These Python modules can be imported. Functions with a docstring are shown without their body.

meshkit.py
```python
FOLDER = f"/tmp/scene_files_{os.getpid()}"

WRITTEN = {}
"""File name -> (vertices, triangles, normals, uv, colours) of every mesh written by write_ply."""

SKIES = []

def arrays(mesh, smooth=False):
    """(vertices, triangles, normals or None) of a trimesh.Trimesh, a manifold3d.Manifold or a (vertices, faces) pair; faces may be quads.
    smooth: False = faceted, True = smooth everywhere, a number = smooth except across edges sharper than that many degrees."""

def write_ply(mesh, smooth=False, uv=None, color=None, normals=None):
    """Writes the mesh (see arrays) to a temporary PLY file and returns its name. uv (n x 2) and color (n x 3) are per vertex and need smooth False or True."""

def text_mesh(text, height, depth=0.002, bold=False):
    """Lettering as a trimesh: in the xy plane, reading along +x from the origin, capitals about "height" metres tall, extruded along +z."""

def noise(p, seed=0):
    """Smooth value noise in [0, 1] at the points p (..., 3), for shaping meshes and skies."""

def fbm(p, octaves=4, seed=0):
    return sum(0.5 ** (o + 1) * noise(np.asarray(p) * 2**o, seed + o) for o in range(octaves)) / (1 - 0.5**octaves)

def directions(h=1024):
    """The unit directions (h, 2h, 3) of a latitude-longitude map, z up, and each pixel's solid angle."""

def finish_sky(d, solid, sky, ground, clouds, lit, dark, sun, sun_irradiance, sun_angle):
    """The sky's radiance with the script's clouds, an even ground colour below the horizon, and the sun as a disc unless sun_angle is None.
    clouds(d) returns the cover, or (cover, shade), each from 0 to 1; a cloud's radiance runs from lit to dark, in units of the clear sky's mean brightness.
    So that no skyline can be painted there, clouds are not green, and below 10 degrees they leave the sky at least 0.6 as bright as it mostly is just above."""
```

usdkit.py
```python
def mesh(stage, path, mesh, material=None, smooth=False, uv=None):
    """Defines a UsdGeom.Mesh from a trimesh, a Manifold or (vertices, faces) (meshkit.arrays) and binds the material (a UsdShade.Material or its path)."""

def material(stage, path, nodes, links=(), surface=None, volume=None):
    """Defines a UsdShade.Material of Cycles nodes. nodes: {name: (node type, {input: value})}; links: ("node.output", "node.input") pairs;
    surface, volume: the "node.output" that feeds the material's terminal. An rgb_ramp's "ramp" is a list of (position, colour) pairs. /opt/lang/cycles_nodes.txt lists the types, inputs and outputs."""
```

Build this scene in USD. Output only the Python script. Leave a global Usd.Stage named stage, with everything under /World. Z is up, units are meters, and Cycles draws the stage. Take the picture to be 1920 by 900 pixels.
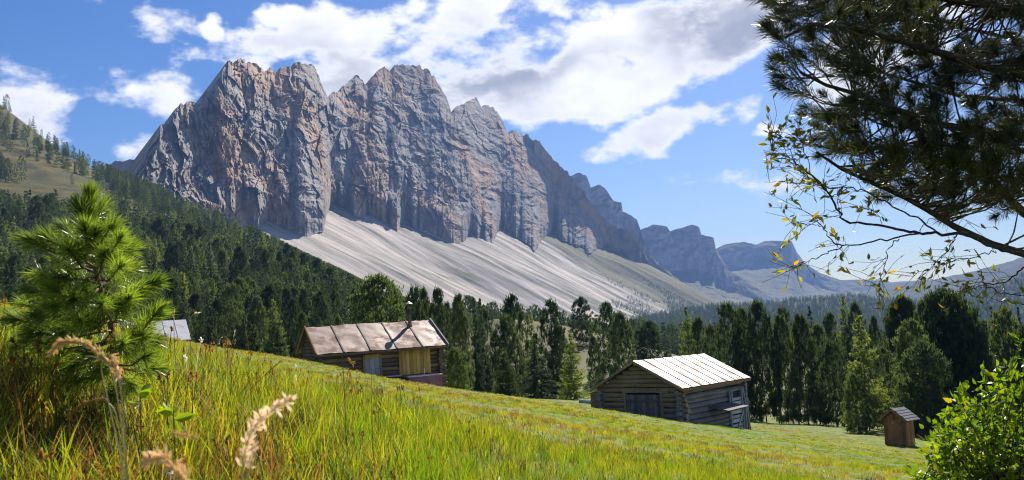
import math, random
import numpy as np
import trimesh
from scipy.interpolate import RBFInterpolator, PchipInterpolator
from scipy.spatial import cKDTree
from pxr import Usd, UsdGeom, UsdLux, UsdShade, Gf, Sdf, Vt
import usdkit, meshkit
from meshkit import fbm, noise

# ------------------------------------------------------------------ camera, sky, sun, exposure
stage = Usd.Stage.CreateInMemory()
UsdGeom.SetStageUpAxis(stage, 'Z')
UsdGeom.SetStageMetersPerUnit(stage, 1.0)
world = UsdGeom.Xform.Define(stage, '/World')
stage.SetDefaultPrim(world.GetPrim())
UsdGeom.Scope.Define(stage, '/World/Looks')

FOC, PITCH, ROLL = 1600.0, math.atan(150 / 1600), math.radians(3.2)     # a hand-held camera, a little tilted
EYE = np.array([0.0, 0.0, 0.8])
EXPOSURE = 1.2
SUN_AZ, SUN_EL = math.radians(19), math.radians(40)
HAZE_DENSITY, HAZE_COLOR, HAZE_ANISO = 0.92e-4, (.20, .34, .70), .1
SUN_INT, SKY_STRENGTH = 1.2, 0.05
SUN = np.array([math.cos(SUN_EL) * math.sin(SUN_AZ), math.cos(SUN_EL) * math.cos(SUN_AZ), math.sin(SUN_EL)])

fwd = np.array([0, math.cos(PITCH), math.sin(PITCH)])
up0 = np.array([0, -math.sin(PITCH), math.cos(PITCH)])
rt0 = np.array([1.0, 0, 0])
cR, sR = math.cos(ROLL), math.sin(ROLL)
right, up = rt0 * cR - up0 * sR, rt0 * sR + up0 * cR
cam = UsdGeom.Camera.Define(stage, '/World/camera')
M = np.eye(4)
M[0, :3], M[1, :3], M[2, :3], M[3, :3] = right, up, -fwd, EYE
cam.AddTransformOp().Set(Gf.Matrix4d(*M.ravel().tolist()))
cam.CreateHorizontalApertureAttr(36.0)
cam.CreateVerticalApertureAttr(36.0 * 900 / 1920)
cam.CreateFocalLengthAttr(36.0 * FOC / 1920)
cam.CreateClippingRangeAttr(Gf.Vec2f(0.05, 60000))
cam.CreateExposureAttr(EXPOSURE)
cam.CreateFStopAttr(8.0)
cam.CreateFocusDistanceAttr(11.0)


def ray(px, py):
    """Direction through a point of the photograph (1920 x 900), scaled to y = 1."""
    a, b = (np.asarray(px, float) - 960) / FOC, (450 - np.asarray(py, float)) / FOC
    v = a[..., None] * right + b[..., None] * up + fwd
    return v / v[..., 1:2]


def P(px, py, d):
    return EYE + ray(px, py) * np.asarray(d, float)[..., None]


def project(p):
    q = np.asarray(p, float) - EYE
    w = q @ fwd
    return 960 + FOC * (q @ right) / w, 450 - FOC * (q @ up) / w


def look(name, nodes, links, surface='p.BSDF', volume=None):
    return usdkit.material(stage, '/World/Looks/' + name, nodes, links, surface=surface, volume=volume)


def cloud_sky():
    """Dome: a physical sky with cumulus mixed in by direction."""
    nodes = {'tc': ('texture_coordinate', {}),
             'sky': ('sky_texture', {'sky_type': 'single_scattering', 'sun_disc': False, 'sun_elevation': SUN_EL, 'sun_rotation': SUN_AZ,
                                     'altitude': 1900.0, 'air_density': 1.25, 'aerosol_density': 1.7, 'ozone_density': 3.5}),
             'wn': ('noise_texture', {'scale': 7.0, 'detail': 5.0, 'roughness': 0.55}),
             'wsub': ('vector_math', {'math_type': 'subtract', 'vector2': (0.5, 0.5, 0.5)}),
             'wmul': ('vector_math', {'math_type': 'scale', 'scale': 0.10}),
             'wadd': ('vector_math', {'math_type': 'add'}),
             'str': ('mapping', {'mapping_type': 'point', 'scale': (1.0, 1.0, 1.8)}),
             'n1': ('noise_texture', {'scale': 9.0, 'detail': 9.0, 'roughness': 0.58}),
             'off': ('mapping', {'mapping_type': 'point', 'location': (0.02, 0.0, 0.05)}),
             'n2': ('noise_texture', {'scale': 9.0, 'detail': 4.0, 'roughness': 0.5}),
             'lown': ('noise_texture', {'scale': 1.7, 'detail': 2.0}),
             'bgcl': ('map_range', {'range_type': 'smoothstep', 'from_min': 0.52, 'from_max': 0.75, 'to_min': 0.0, 'to_max': 0.75}),
             'sep': ('separate_xyz', {}),
             'behind': ('map_range', {'range_type': 'smoothstep', 'from_min': 0.75, 'from_max': 0.45, 'to_min': 0.0, 'to_max': 1.0}),
             'bg': ('math', {'math_type': 'multiply'})}
    links = [('tc.generated', 'wn.vector'), ('wn.color', 'wsub.vector1'), ('wsub.vector', 'wmul.vector1'), ('wmul.vector', 'wadd.vector1'), ('tc.generated', 'wadd.vector2'),
             ('tc.generated', 'str.vector'), ('str.vector', 'n1.vector'), ('str.vector', 'off.vector'), ('off.vector', 'n2.vector'),
             ('tc.generated', 'lown.vector'), ('lown.fac', 'bgcl.value'), ('tc.generated', 'sep.vector'), ('sep.y', 'behind.value'), ('bgcl.result', 'bg.value1'), ('behind.result', 'bg.value2')]
    # (px, py) of the cloud's middle in the view, half width and half height in degrees, strength, greyness, turn in degrees
    blobs = [(40, 215, 3.6, 3.2, 0.9, .55, -35), (255, 165, 2.4, 1.0, .50, .2, 0), (240, 262, 3.6, 2.0, .62, .35, 20), (350, 190, 3.6, 2.6, .62, .6, 30),
             (413, 66, 1.0, .9, .85, .0, 40), (525, 36, 1.5, 1.4, 1.0, .0, 30), (590, 85, 5.6, 2.8, 1.05, .25, 20), (480, 110, 4.6, 2.0, .95, .35, 10), (660, 70, 3.2, 3.0, 1.05, .15, 25), (640, 170, 6.5, 3.0, 1.05, .65, 0),
             (730, 15, 4.2, 1.2, .70, .0, -8), (880, 80, 7.0, 2.7, 1.0, .25, -3), (900, 145, 6.0, 2.6, 1.05, 1.15, 14), (820, 150, 4, 2.2, 1., .9, 0), (1100, 110, 6.2, 2.8, 1.1, .2, 18),
             (1070, 5, 3.5, .8, .8, 0., 0), (1150, 185, 7.5, 2.6, 1.0, .1, 10), (960, 215, 4.0, 2.0, 1.0, .0, -10), (1230, 60, 4.0, 3.6, 1.0, .1, 30), (1350, 40, 5.0, 3.6, .95, 1.1, -10),
             (1265, 252, 5.4, 1.5, 1.05, .35, 12), (1250, 150, 3.5, 2.6, 1.0, .1, 30), (1400, 205, 2.6, 1.2, .85, .35, 35), (1440, 245, 1.8, .7, .8, .3, 0), (1600, 120, 6.0, 3.0, .8, .6, 0), (1800, 60, 6.0, 3.0, .8, .4, 0)]
    prev = prevg = None
    for i, (px, py, wx, wz, st, gr, turn) in enumerate(blobs):
        c = ray(px, py)
        c = c / np.linalg.norm(c)
        az, el = math.degrees(math.atan2(c[0], c[1])), math.degrees(math.asin(c[2]))
        nodes[f'c{i}'] = ('vector_math', {'math_type': 'subtract', 'vector2': tuple(c)})
        # to the cloud's own frame: turn about z to face it, then about its view direction, then scale
        nodes[f'ra{i}'] = ('vector_rotate', {'rotate_type': 'z_axis', 'angle': math.radians(az)})
        nodes[f'rb{i}'] = ('vector_rotate', {'rotate_type': 'y_axis', 'angle': math.radians(turn)})
        nodes[f'm{i}'] = ('mapping', {'mapping_type': 'point', 'scale': (1 / math.radians(wx), 1 / math.radians(wx), 1 / math.radians(wz))})
        nodes[f'l{i}'] = ('vector_math', {'math_type': 'length'})
        nodes[f'r{i}'] = ('map_range', {'range_type': 'smoothstep', 'from_min': 1.45, 'from_max': 0.25, 'to_min': 0.0, 'to_max': st})
        nodes[f'g{i}'] = ('math', {'math_type': 'multiply', 'value2': gr})
        links += [('wadd.vector', f'c{i}.vector1'), (f'c{i}.vector', f'ra{i}.vector'), (f'ra{i}.vector', f'rb{i}.vector'), (f'rb{i}.vector', f'm{i}.vector'), (f'm{i}.vector', f'l{i}.vector1'), (f'l{i}.value', f'r{i}.value'), (f'r{i}.result', f'g{i}.value1')]
        if prev is None:
            prev, prevg = f'r{i}.result', f'g{i}.value'
        else:
            nodes[f'x{i}'] = ('math', {'math_type': 'smoothmax', 'value3': 0.12})
            nodes[f'y{i}'] = ('math', {'math_type': 'smoothmax', 'value3': 0.10})
            links += [(prev, f'x{i}.value1'), (f'r{i}.result', f'x{i}.value2'), (prevg, f'y{i}.value1'), (f'g{i}.value', f'y{i}.value2')]
            prev, prevg = f'x{i}.value', f'y{i}.value'
    nodes.update({
        'mx': ('math', {'math_type': 'maximum'}),
        'nn': ('math', {'math_type': 'multiply_add', 'value2': 3.7, 'value3': -1.85}),
        'dens': ('math', {'math_type': 'add'}),
        'alpha': ('map_range', {'range_type': 'smoothstep', 'from_min': 0.33, 'from_max': .88, 'to_min': 0.0, 'to_max': 1.0}),
        'dn': ('math', {'math_type': 'subtract'}),
        'sh': ('math', {'math_type': 'multiply_add', 'value2': 1.6, 'value3': 0.0}),
        'gr': ('math', {'math_type': 'add', 'use_clamp': True}),
        'thick': ('map_range', {'range_type': 'smoothstep', 'from_min': 0.60, 'from_max': 1.25, 'to_min': 0.0, 'to_max': 1.0}),
        'gg': ('math', {'math_type': 'multiply', 'use_clamp': True}),
        'ccol': ('mix_color', {'a': (10.2, 10.2, 10.5), 'b': (3.9, 4.2, 5.2)}),
        'hsv': ('hsv', {'hue': 0.512, 'saturation': 1.32, 'value': .96}),
        'fin': ('mix_color', {}),
        'bgs': ('background_shader', {'strength': SKY_STRENGTH})})
    links += [(prev, 'mx.value1'), ('bg.value', 'mx.value2'), ('n1.fac', 'nn.value1'), ('nn.value', 'dens.value1'), ('mx.value', 'dens.value2'), ('dens.value', 'alpha.value'),
              ('n2.fac', 'dn.value1'), ('n1.fac', 'dn.value2'), ('dn.value', 'sh.value1'), ('sh.value', 'gr.value1'), (prevg, 'gr.value2'), ('dens.value', 'thick.value'),
              ('gr.value', 'gg.value1'), ('thick.result', 'gg.value2'), ('gg.value', 'ccol.fac'), ('sky.color', 'hsv.color'),
              ('alpha.result', 'fin.fac'), ('hsv.color', 'fin.a'), ('ccol.result', 'fin.b'), ('fin.result', 'bgs.color')]
    return look('sky_look', nodes, links, surface='bgs.background')


sky = UsdLux.DomeLight.Define(stage, '/World/sky')
sky.CreateIntensityAttr(1.0)
UsdShade.MaterialBindingAPI.Apply(sky.GetPrim()).Bind(cloud_sky())
sun = UsdLux.DistantLight.Define(stage, '/World/sun')
sun.CreateIntensityAttr(SUN_INT)
sun.CreateAngleAttr(0.53)
sun.CreateNormalizeAttr(True)
sun.CreateColorAttr(Gf.Vec3f(1.0, 0.93, 0.82))
zx = np.cross([0, 0, 1.0], SUN); zx /= np.linalg.norm(zx)
zy = np.cross(SUN, zx)
Ms = np.eye(4); Ms[0, :3], Ms[1, :3], Ms[2, :3] = zx, zy, SUN
sun.AddTransformOp().Set(Gf.Matrix4d(*Ms.ravel().tolist()))

# ------------------------------------------------------------------ helpers
USED = {}


def numbered(name, parent='/World'):
    k = USED.get((parent, name), -1) + 1
    USED[(parent, name)] = k
    return f'{parent}/{name}' if k == 0 else f'{parent}/{name}_{k:03d}'


def tag(prim, label=None, cat=None, group=None, kind=None):
    prim = prim.GetPrim() if hasattr(prim, 'GetPrim') else prim
    for k, v in (('label', label), ('category', cat), ('group', group), ('kind', kind)):
        if v:
            prim.SetCustomDataByKey(k, v)
    return prim


def obj(name, m, mat, parent='/World', smooth=False, uv=None, **tags):
    path = numbered(name, str(parent))
    o = usdkit.mesh(stage, path, m, mat, smooth=smooth, uv=uv)
    tag(o, **tags)
    return o


def thing(name, label, cat, loc=(0, 0, 0), yaw=0.0, group=None, matrix=None, scale=None):
    path = numbered(name)
    x = UsdGeom.Xform.Define(stage, path)
    if matrix is not None:
        x.AddTransformOp().Set(Gf.Matrix4d(*np.asarray(matrix).ravel().tolist()))
    else:
        x.AddTranslateOp().Set(Gf.Vec3d(*map(float, loc)))
        x.AddRotateZOp().Set(math.degrees(yaw))
        if scale is not None:
            x.AddScaleOp().Set(Gf.Vec3f(*map(float, np.broadcast_to(scale, 3))))
    tag(x, label, cat, group)
    return path


def grid_faces(nr, nc, flip=False):
    i, j = np.meshgrid(np.arange(nr - 1), np.arange(nc - 1), indexing='ij')
    a = (i * nc + j).ravel()
    q = np.stack([a, a + 1, a + nc + 1, a + nc], 1)
    if flip:
        q = q[:, ::-1]
    return np.vstack([q[:, [0, 1, 2]], q[:, [0, 2, 3]]])


def ridged(p, octaves=4, seed=0):
    return sum(0.5 ** (o + 1) * (1 - np.abs(2 * noise(np.asarray(p) * 2 ** o, seed + o) - 1)) for o in range(octaves)) / (1 - 0.5 ** octaves)


def smoothstep(a, b, x):
    t = np.clip((x - a) / (b - a), 0, 1)
    return t * t * (3 - 2 * t)

# ------------------------------------------------------------------ the ground: meadow, hillside, valley floor
near_pts = [(-500, 800, 2.2), (-500, 640, 7), (-500, 500, 20), (-500, 470, 35),
            (0, 960, 2.2), (0, 700, 5.5), (0, 600, 13), (0, 574, 22), (0, 640, 42), (0, 690, 60),
            (480, 960, 3.0), (220, 728, 3.1), (240, 690, 7), (240, 640, 16), (240, 619, 27), (240, 690, 42), (240, 710, 60), (560, 760, 12),
            (560, 700, 25), (560, 676, 39), (575, 697, 48), (560, 735, 62),
            (960, 945, 4.4), (960, 840, 9), (960, 790, 18), (960, 757, 34), (960, 748, 45), (960, 754, 60), (990, 750, 75), (940, 752, 90),
            (830, 740, 36), (830, 731, 45), (830, 733, 54), (820, 745, 75),
            (1100, 763, 48), (1100, 754, 70), (1110, 751, 90), (1123, 769, 51), (1180, 778, 50),
            (1440, 945, 6.6), (1440, 860, 20), (1280, 790, 47.2), (1401, 808, 50), (1420, 800, 62), (1400, 792, 78), (1440, 795, 95), (1440, 835, 33),
            (1740, 935, 9.5), (1740, 880, 25), (1650, 832, 53), (1700, 835, 53.5), (1640, 802, 76), (1640, 806, 95), (1700, 790, 95),
            (1920, 960, 10), (1920, 900, 22), (1920, 850, 53), (1920, 815, 80), (2400, 1000, 12), (2400, 900, 50), (2400, 850, 90)]
na = np.array(near_pts, float)
NP = P(na[:, 0], na[:, 1], na[:, 2])
extra = np.array([[0, 0, 0], [-3, -1, .55], [3, -1, -.45], [0, -15, .3], [-12, -12, 2.2], [14, -12, -2], [-40, -10, 7], [50, -10, -8], [70, 20, -12], [-45, 15, 6.5]], float)
NP = np.vstack([NP, extra])
near_rbf = RBFInterpolator(NP[:, :2], NP[:, 2], kernel='linear', smoothing=0.02)
near_rbf2 = RBFInterpolator(NP[:, :2], NP[:, 2], kernel='thin_plate_spline', smoothing=0.3)
gx0, gx1, gy0, gy1, gs = -75.0, 95.0, -16.0, 112.0, 0.5
GX, GY = np.arange(gx0, gx1 + .01, gs), np.arange(gy0, gy1 + .01, gs)
gxx, gyy = np.meshgrid(GX, GY)
gq = np.c_[gxx.ravel(), gyy.ravel()]
GZ = near_rbf2(gq).reshape(gxx.shape)
GZN = GZ.copy()

far_pts = [(-900, -160, 1100), (-900, 300, 500), (-900, 450, 250), (-900, 560, 110), (-400, -20, 1000), (-400, 300, 500), (-400, 450, 250), (-400, 580, 110),
           (0, 190, 900), (110, 281, 850), (187, 328, 800), (300, 382, 700), (400, 433, 640), (480, 476, 590), (560, 518, 520), (660, 558, 460), (760, 590, 390), (900, 650, 300),
           (0, 300, 680), (0, 400, 500), (200, 425, 450), (0, 480, 330), (0, 545, 200), (0, 645, 110), (300, 565, 250), (300, 480, 380), (300, 662, 120), (480, 565, 250), (480, 672, 130), (480, 510, 400),
           (660, 600, 250), (660, 695, 120), (660, 655, 160), (800, 660, 200), (800, 700, 115), (560, 695, 110),
           (0, 330, 1400), (187, 420, 1300), (480, 520, 1000), (660, 590, 800), (900, 660, 600), (300, 460, 1100),
           (930, 604, 185), (1010, 612, 180), (1100, 624, 172), (1190, 647, 170), (1260, 666, 168), (1010, 690, 112), (930, 690, 112), (1100, 705, 112), (1190, 715, 112), (1260, 725, 112),
           (1010, 645, 240), (1190, 672, 240), (1260, 680, 260), (1010, 650, 450), (1190, 665, 450), (1200, 640, 900), (1200, 620, 1500), (900, 640, 1100), (900, 620, 1500),
           (1400, 720, 112), (1400, 702, 200), (1400, 680, 500), (1400, 650, 1000), (1400, 625, 1500), (1640, 745, 112), (1640, 705, 250), (1640, 675, 600), (1640, 640, 1500),
           (1920, 760, 112), (1920, 700, 300), (1920, 660, 800), (1920, 640, 1500), (2600, 720, 112), (2600, 640, 800), (2600, 560, 1500), (3400, 720, 112), (3400, 500, 1200)]
fa = np.array(far_pts, float)
fv = ray(fa[:, 0], fa[:, 1])
far_rbf = RBFInterpolator(np.c_[fv[:, 0], np.log(fa[:, 2]) * .6], fv[:, 2], kernel='linear', smoothing=0.002)


def near_z(x, y):
    fx, fy = np.clip((np.asarray(x) - gx0) / gs, 0, len(GX) - 1.001), np.clip((np.asarray(y) - gy0) / gs, 0, len(GY) - 1.001)
    i, j = fy.astype(int), fx.astype(int)
    u, v = fx - j, fy - i
    return GZN[i, j] * (1 - u) * (1 - v) + GZN[i, j + 1] * u * (1 - v) + GZN[i + 1, j] * (1 - u) * v + GZN[i + 1, j + 1] * u * v


def ground_z(x, y):
    """Height of the ground anywhere in front of the camera up to 1500 m."""
    x, y = np.asarray(x, float), np.asarray(y, float)
    d = np.maximum(y, 40)
    zf = EYE[2] + d * far_rbf(np.c_[(x / d).ravel(), np.log(d).ravel() * .6]).reshape(x.shape)
    zf = zf + (fbm(np.stack([x / 45, y / 45, 0 * x], -1), 4, 5) - .5) * np.clip((d - 90) / 60, 0, 1) * np.clip(d / 55, 2, 9)
    w = smoothstep(80, 116, y)
    bump = (fbm(np.stack([x / 1.6, y / 1.6, 0 * x], -1), 3, 3) - .5) * .16 + (fbm(np.stack([x / 6, y / 6, 0 * x], -1), 2, 8) - .5) * .3
    return near_z(x, y) * (1 - w) + zf * w + bump * np.clip((np.hypot(x, y) - 1) / 5, 0, 1)


GZ = ground_z(gxx, gyy)
meadow_v = np.c_[gxx.ravel(), gyy.ravel(), GZ.ravel()]
meadow_f = grid_faces(*gxx.shape)

nx_, ny_ = 330, 210
ta, td = np.linspace(-1.9, 1.9, nx_), np.exp(np.linspace(math.log(108), math.log(1600), ny_))
A_, D_ = np.meshgrid(ta, td)
hx, hy = A_ * D_, D_
hz = ground_z(hx, hy) - .06
hill_v = np.c_[hx.ravel(), hy.ravel(), hz.ravel()]
hill_f = grid_faces(ny_, nx_)


def mix_noise(name, cols, scale, rough=0.85, detail=6, pts=(0.3, 0.7), bump=None, scale2=None, cols2=None, fac2=(.45, .7), spec=.25, stretch=None, trans=None):
    """A rough surface whose colour wanders between the given ones (in world metres)."""
    st = [(pts[0] + (pts[1] - pts[0]) * i / max(1, len(cols) - 1), c) for i, c in enumerate(cols)]
    nodes = {'g': ('geometry', {}), 'map': ('mapping', {'mapping_type': 'point', 'scale': stretch or (1, 1, 1)}),
             'n': ('noise_texture', {'scale': scale, 'detail': detail, 'roughness': .6}), 'r': ('rgb_ramp', {'ramp': st}),
             'p': ('principled_bsdf', {'roughness': rough, 'specular_ior_level': spec})}
    links = [('g.position', 'map.vector'), ('map.vector', 'n.vector'), ('n.fac', 'r.fac')]
    out = 'r.color'
    if cols2:
        st2 = [(i / max(1, len(cols2) - 1), c) for i, c in enumerate(cols2)]
        nodes.update({'n2': ('noise_texture', {'scale': scale2, 'detail': 5.0, 'roughness': .55}), 'w2': ('map_range', {'range_type': 'smoothstep', 'from_min': fac2[0], 'from_max': fac2[1], 'to_min': 0., 'to_max': 1.}),
                      'n3': ('noise_texture', {'scale': scale2 * 7, 'detail': 4.0}), 'r2': ('rgb_ramp', {'ramp': st2}), 'mx': ('mix_color', {})})
        links += [('g.position', 'n2.vector'), ('n2.fac', 'w2.value'), ('g.position', 'n3.vector'), ('n3.fac', 'r2.fac'), ('w2.result', 'mx.fac'), (out, 'mx.a'), ('r2.color', 'mx.b')]
        out = 'mx.result'
    links.append((out, 'p.base_color'))
    if bump:
        nodes['b'] = ('bump', {'strength': bump[0], 'distance': bump[1]})
        links += [('n.fac', 'b.height'), ('b.normal', 'p.normal')]
    surf = 'p.BSDF'
    if trans:
        nodes['t'] = ('translucent_bsdf', {})
        nodes['ms'] = ('mix_closure', {'fac': trans})
        links += [(out, 't.color'), ('p.BSDF', 'ms.closure1'), ('t.BSDF', 'ms.closure2')]
        surf = 'ms.closure'
    return look(name, nodes, links, surf)


meadow_look = mix_noise('meadow_look', [(.035, .055, .008), (.075, .105, .012), (.13, .13, .018), (.16, .11, .025)], 1.3, cols2=[(.05, .09, .01), (.11, .16, .014)], scale2=.12, fac2=(.42, .6), bump=(.6, .08), spec=.1)
hill_look = mix_noise('hillside_look', [(.014, .015, .004), (.038, .036, .007), (.085, .068, .012), (.14, .10, .025)], .05, detail=9, cols2=[(.028, .036, .008), (.065, .062, .014)], scale2=.012, fac2=(.45, .62), bump=(.5, 1.0), spec=.1)
floor_look = mix_noise('valley_look', [(.02, .035, .012), (.04, .06, .018), (.07, .08, .025)], .01, spec=.1)

obj('meadow', (meadow_v, meadow_f), meadow_look, smooth=True, label='sloping autumn meadow of yellow green grass falling away to the right', cat='ground', kind='structure')
obj('hillside', (hill_v, hill_f), hill_look, smooth=True, label='wooded mountainside rising to the left and valley meadow behind the huts', cat='ground', kind='structure')
fl = trimesh.creation.box((24000, 24000, 2)); fl.apply_translation((0, 6000, -121))
obj('valley_floor', fl, floor_look, label='valley ground reaching to the horizon under the hills', cat='ground', kind='structure')

# ------------------------------------------------------------------ the massif: scree sheet and cliffs
P1, P2 = P(600, 440, 1500), P(1100, 475, 2650)
ud = (P2 - P1) / np.linalg.norm(P2 - P1)
hd = np.array([ud[1], -ud[0], 0]); hd /= np.linalg.norm(hd)
sl = math.radians(31)
fd = np.array([.985, -.17, 0]); fd /= np.linalg.norm(fd)
fall = fd * math.cos(sl) - np.array([0, 0, math.sin(sl)])
ns = np.cross(fall, ud); ns *= np.sign(ns[2]) / np.linalg.norm(ns)
cl_ = math.radians(64)
climb = -hd * math.cos(cl_) + np.array([0, 0, math.sin(cl_)])
nc = np.cross(ud, climb); nc /= np.linalg.norm(nc); nc *= np.sign(nc @ hd)


def plane_depth(px, py, p0, n):
    r = ray(px, py)
    return ((p0 - EYE) @ n) / (r @ n)


ridge_pts = [(262, 330), (267, 313), (278, 285), (297, 257), (300, 233), (320, 230), (325, 205), (342, 192), (357, 190), (373, 199), (383, 175), (403, 167), (410, 150), (418, 130), (430, 117), (455, 113), (480, 116), (490, 128), (499, 133),
             (507, 127), (518, 134), (524, 129), (535, 124), (560, 121), (585, 124), (597, 137), (605, 160), (613, 180), (617, 181), (640, 163), (655, 150), (670, 144), (681, 150), (689, 157), (698, 143), (710, 128), (724, 125), (730, 132), (736, 144), (740, 123), (755, 117),
             (767, 123), (787, 123), (804, 135), (826, 164), (843, 198), (846, 210), (858, 203), (869, 192), (884, 185), (894, 183), (903, 195), (925, 198), (940, 223), (951, 249), (968, 244), (991, 254), (1000, 262), (1013, 268), (1036, 297), (1064, 325), (1085, 352), (1120, 391), (1145, 424), (1158, 428), (1185, 430),
             (1200, 455), (1215, 486)]
foot_pts = [(262, 420), (430, 432), (485, 430), (502, 416), (530, 428), (560, 440), (590, 446), (605, 441), (612, 410), (622, 387), (650, 396), (665, 404), (682, 399), (688, 392), (710, 412), (735, 430), (745, 436), (752, 418), (758, 412), (790, 432), (830, 455), (868, 464), (876, 452), (882, 443), (900, 455), (923, 466),
            (932, 448), (941, 433), (965, 448), (1002, 466), (1012, 448), (1025, 437), (1060, 455), (1098, 474), (1120, 462), (1150, 470), (1190, 486), (1215, 492)]
rp, fp = np.array(ridge_pts, float), np.array(foot_pts, float)
# scree
ls = np.linspace(-750, 1650, 620)
lt = np.linspace(-180, 640, 170)
S_, T_ = np.meshgrid(ls, lt)
warp = (noise(np.stack([S_ / 90, T_ / 260, 0 * S_], -1), 31) - .5) * 40
gul = ridged(np.stack([(S_ + warp * 2.2) / 130, T_ / 700, 0 * S_], -1), 4, 33)
hump = np.interp(S_, *np.array([(-900, 0), (2150, 0)]).T)
flat = np.clip((T_ - 300) / 340, 0, 1) ** 2 * 60
sc_p = P1 + S_[..., None] * ud + T_[..., None] * fall + ns * ((gul - .5) * 5 + (noise(np.stack([(S_ + warp) / 210, T_ / 1500, 0 * S_ + 7], -1), 35) - .5) * 34 * smoothstep(-60, 120, T_) + (fbm(np.stack([S_ / 30, T_ / 70, 0 * S_], -1), 3, 9) - .5) * 4 + flat)[..., None]
sc_uv = np.c_[S_.ravel(), T_.ravel()]
obj_scree = (sc_p.reshape(-1, 3), grid_faces(*S_.shape, flip=True))


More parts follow.
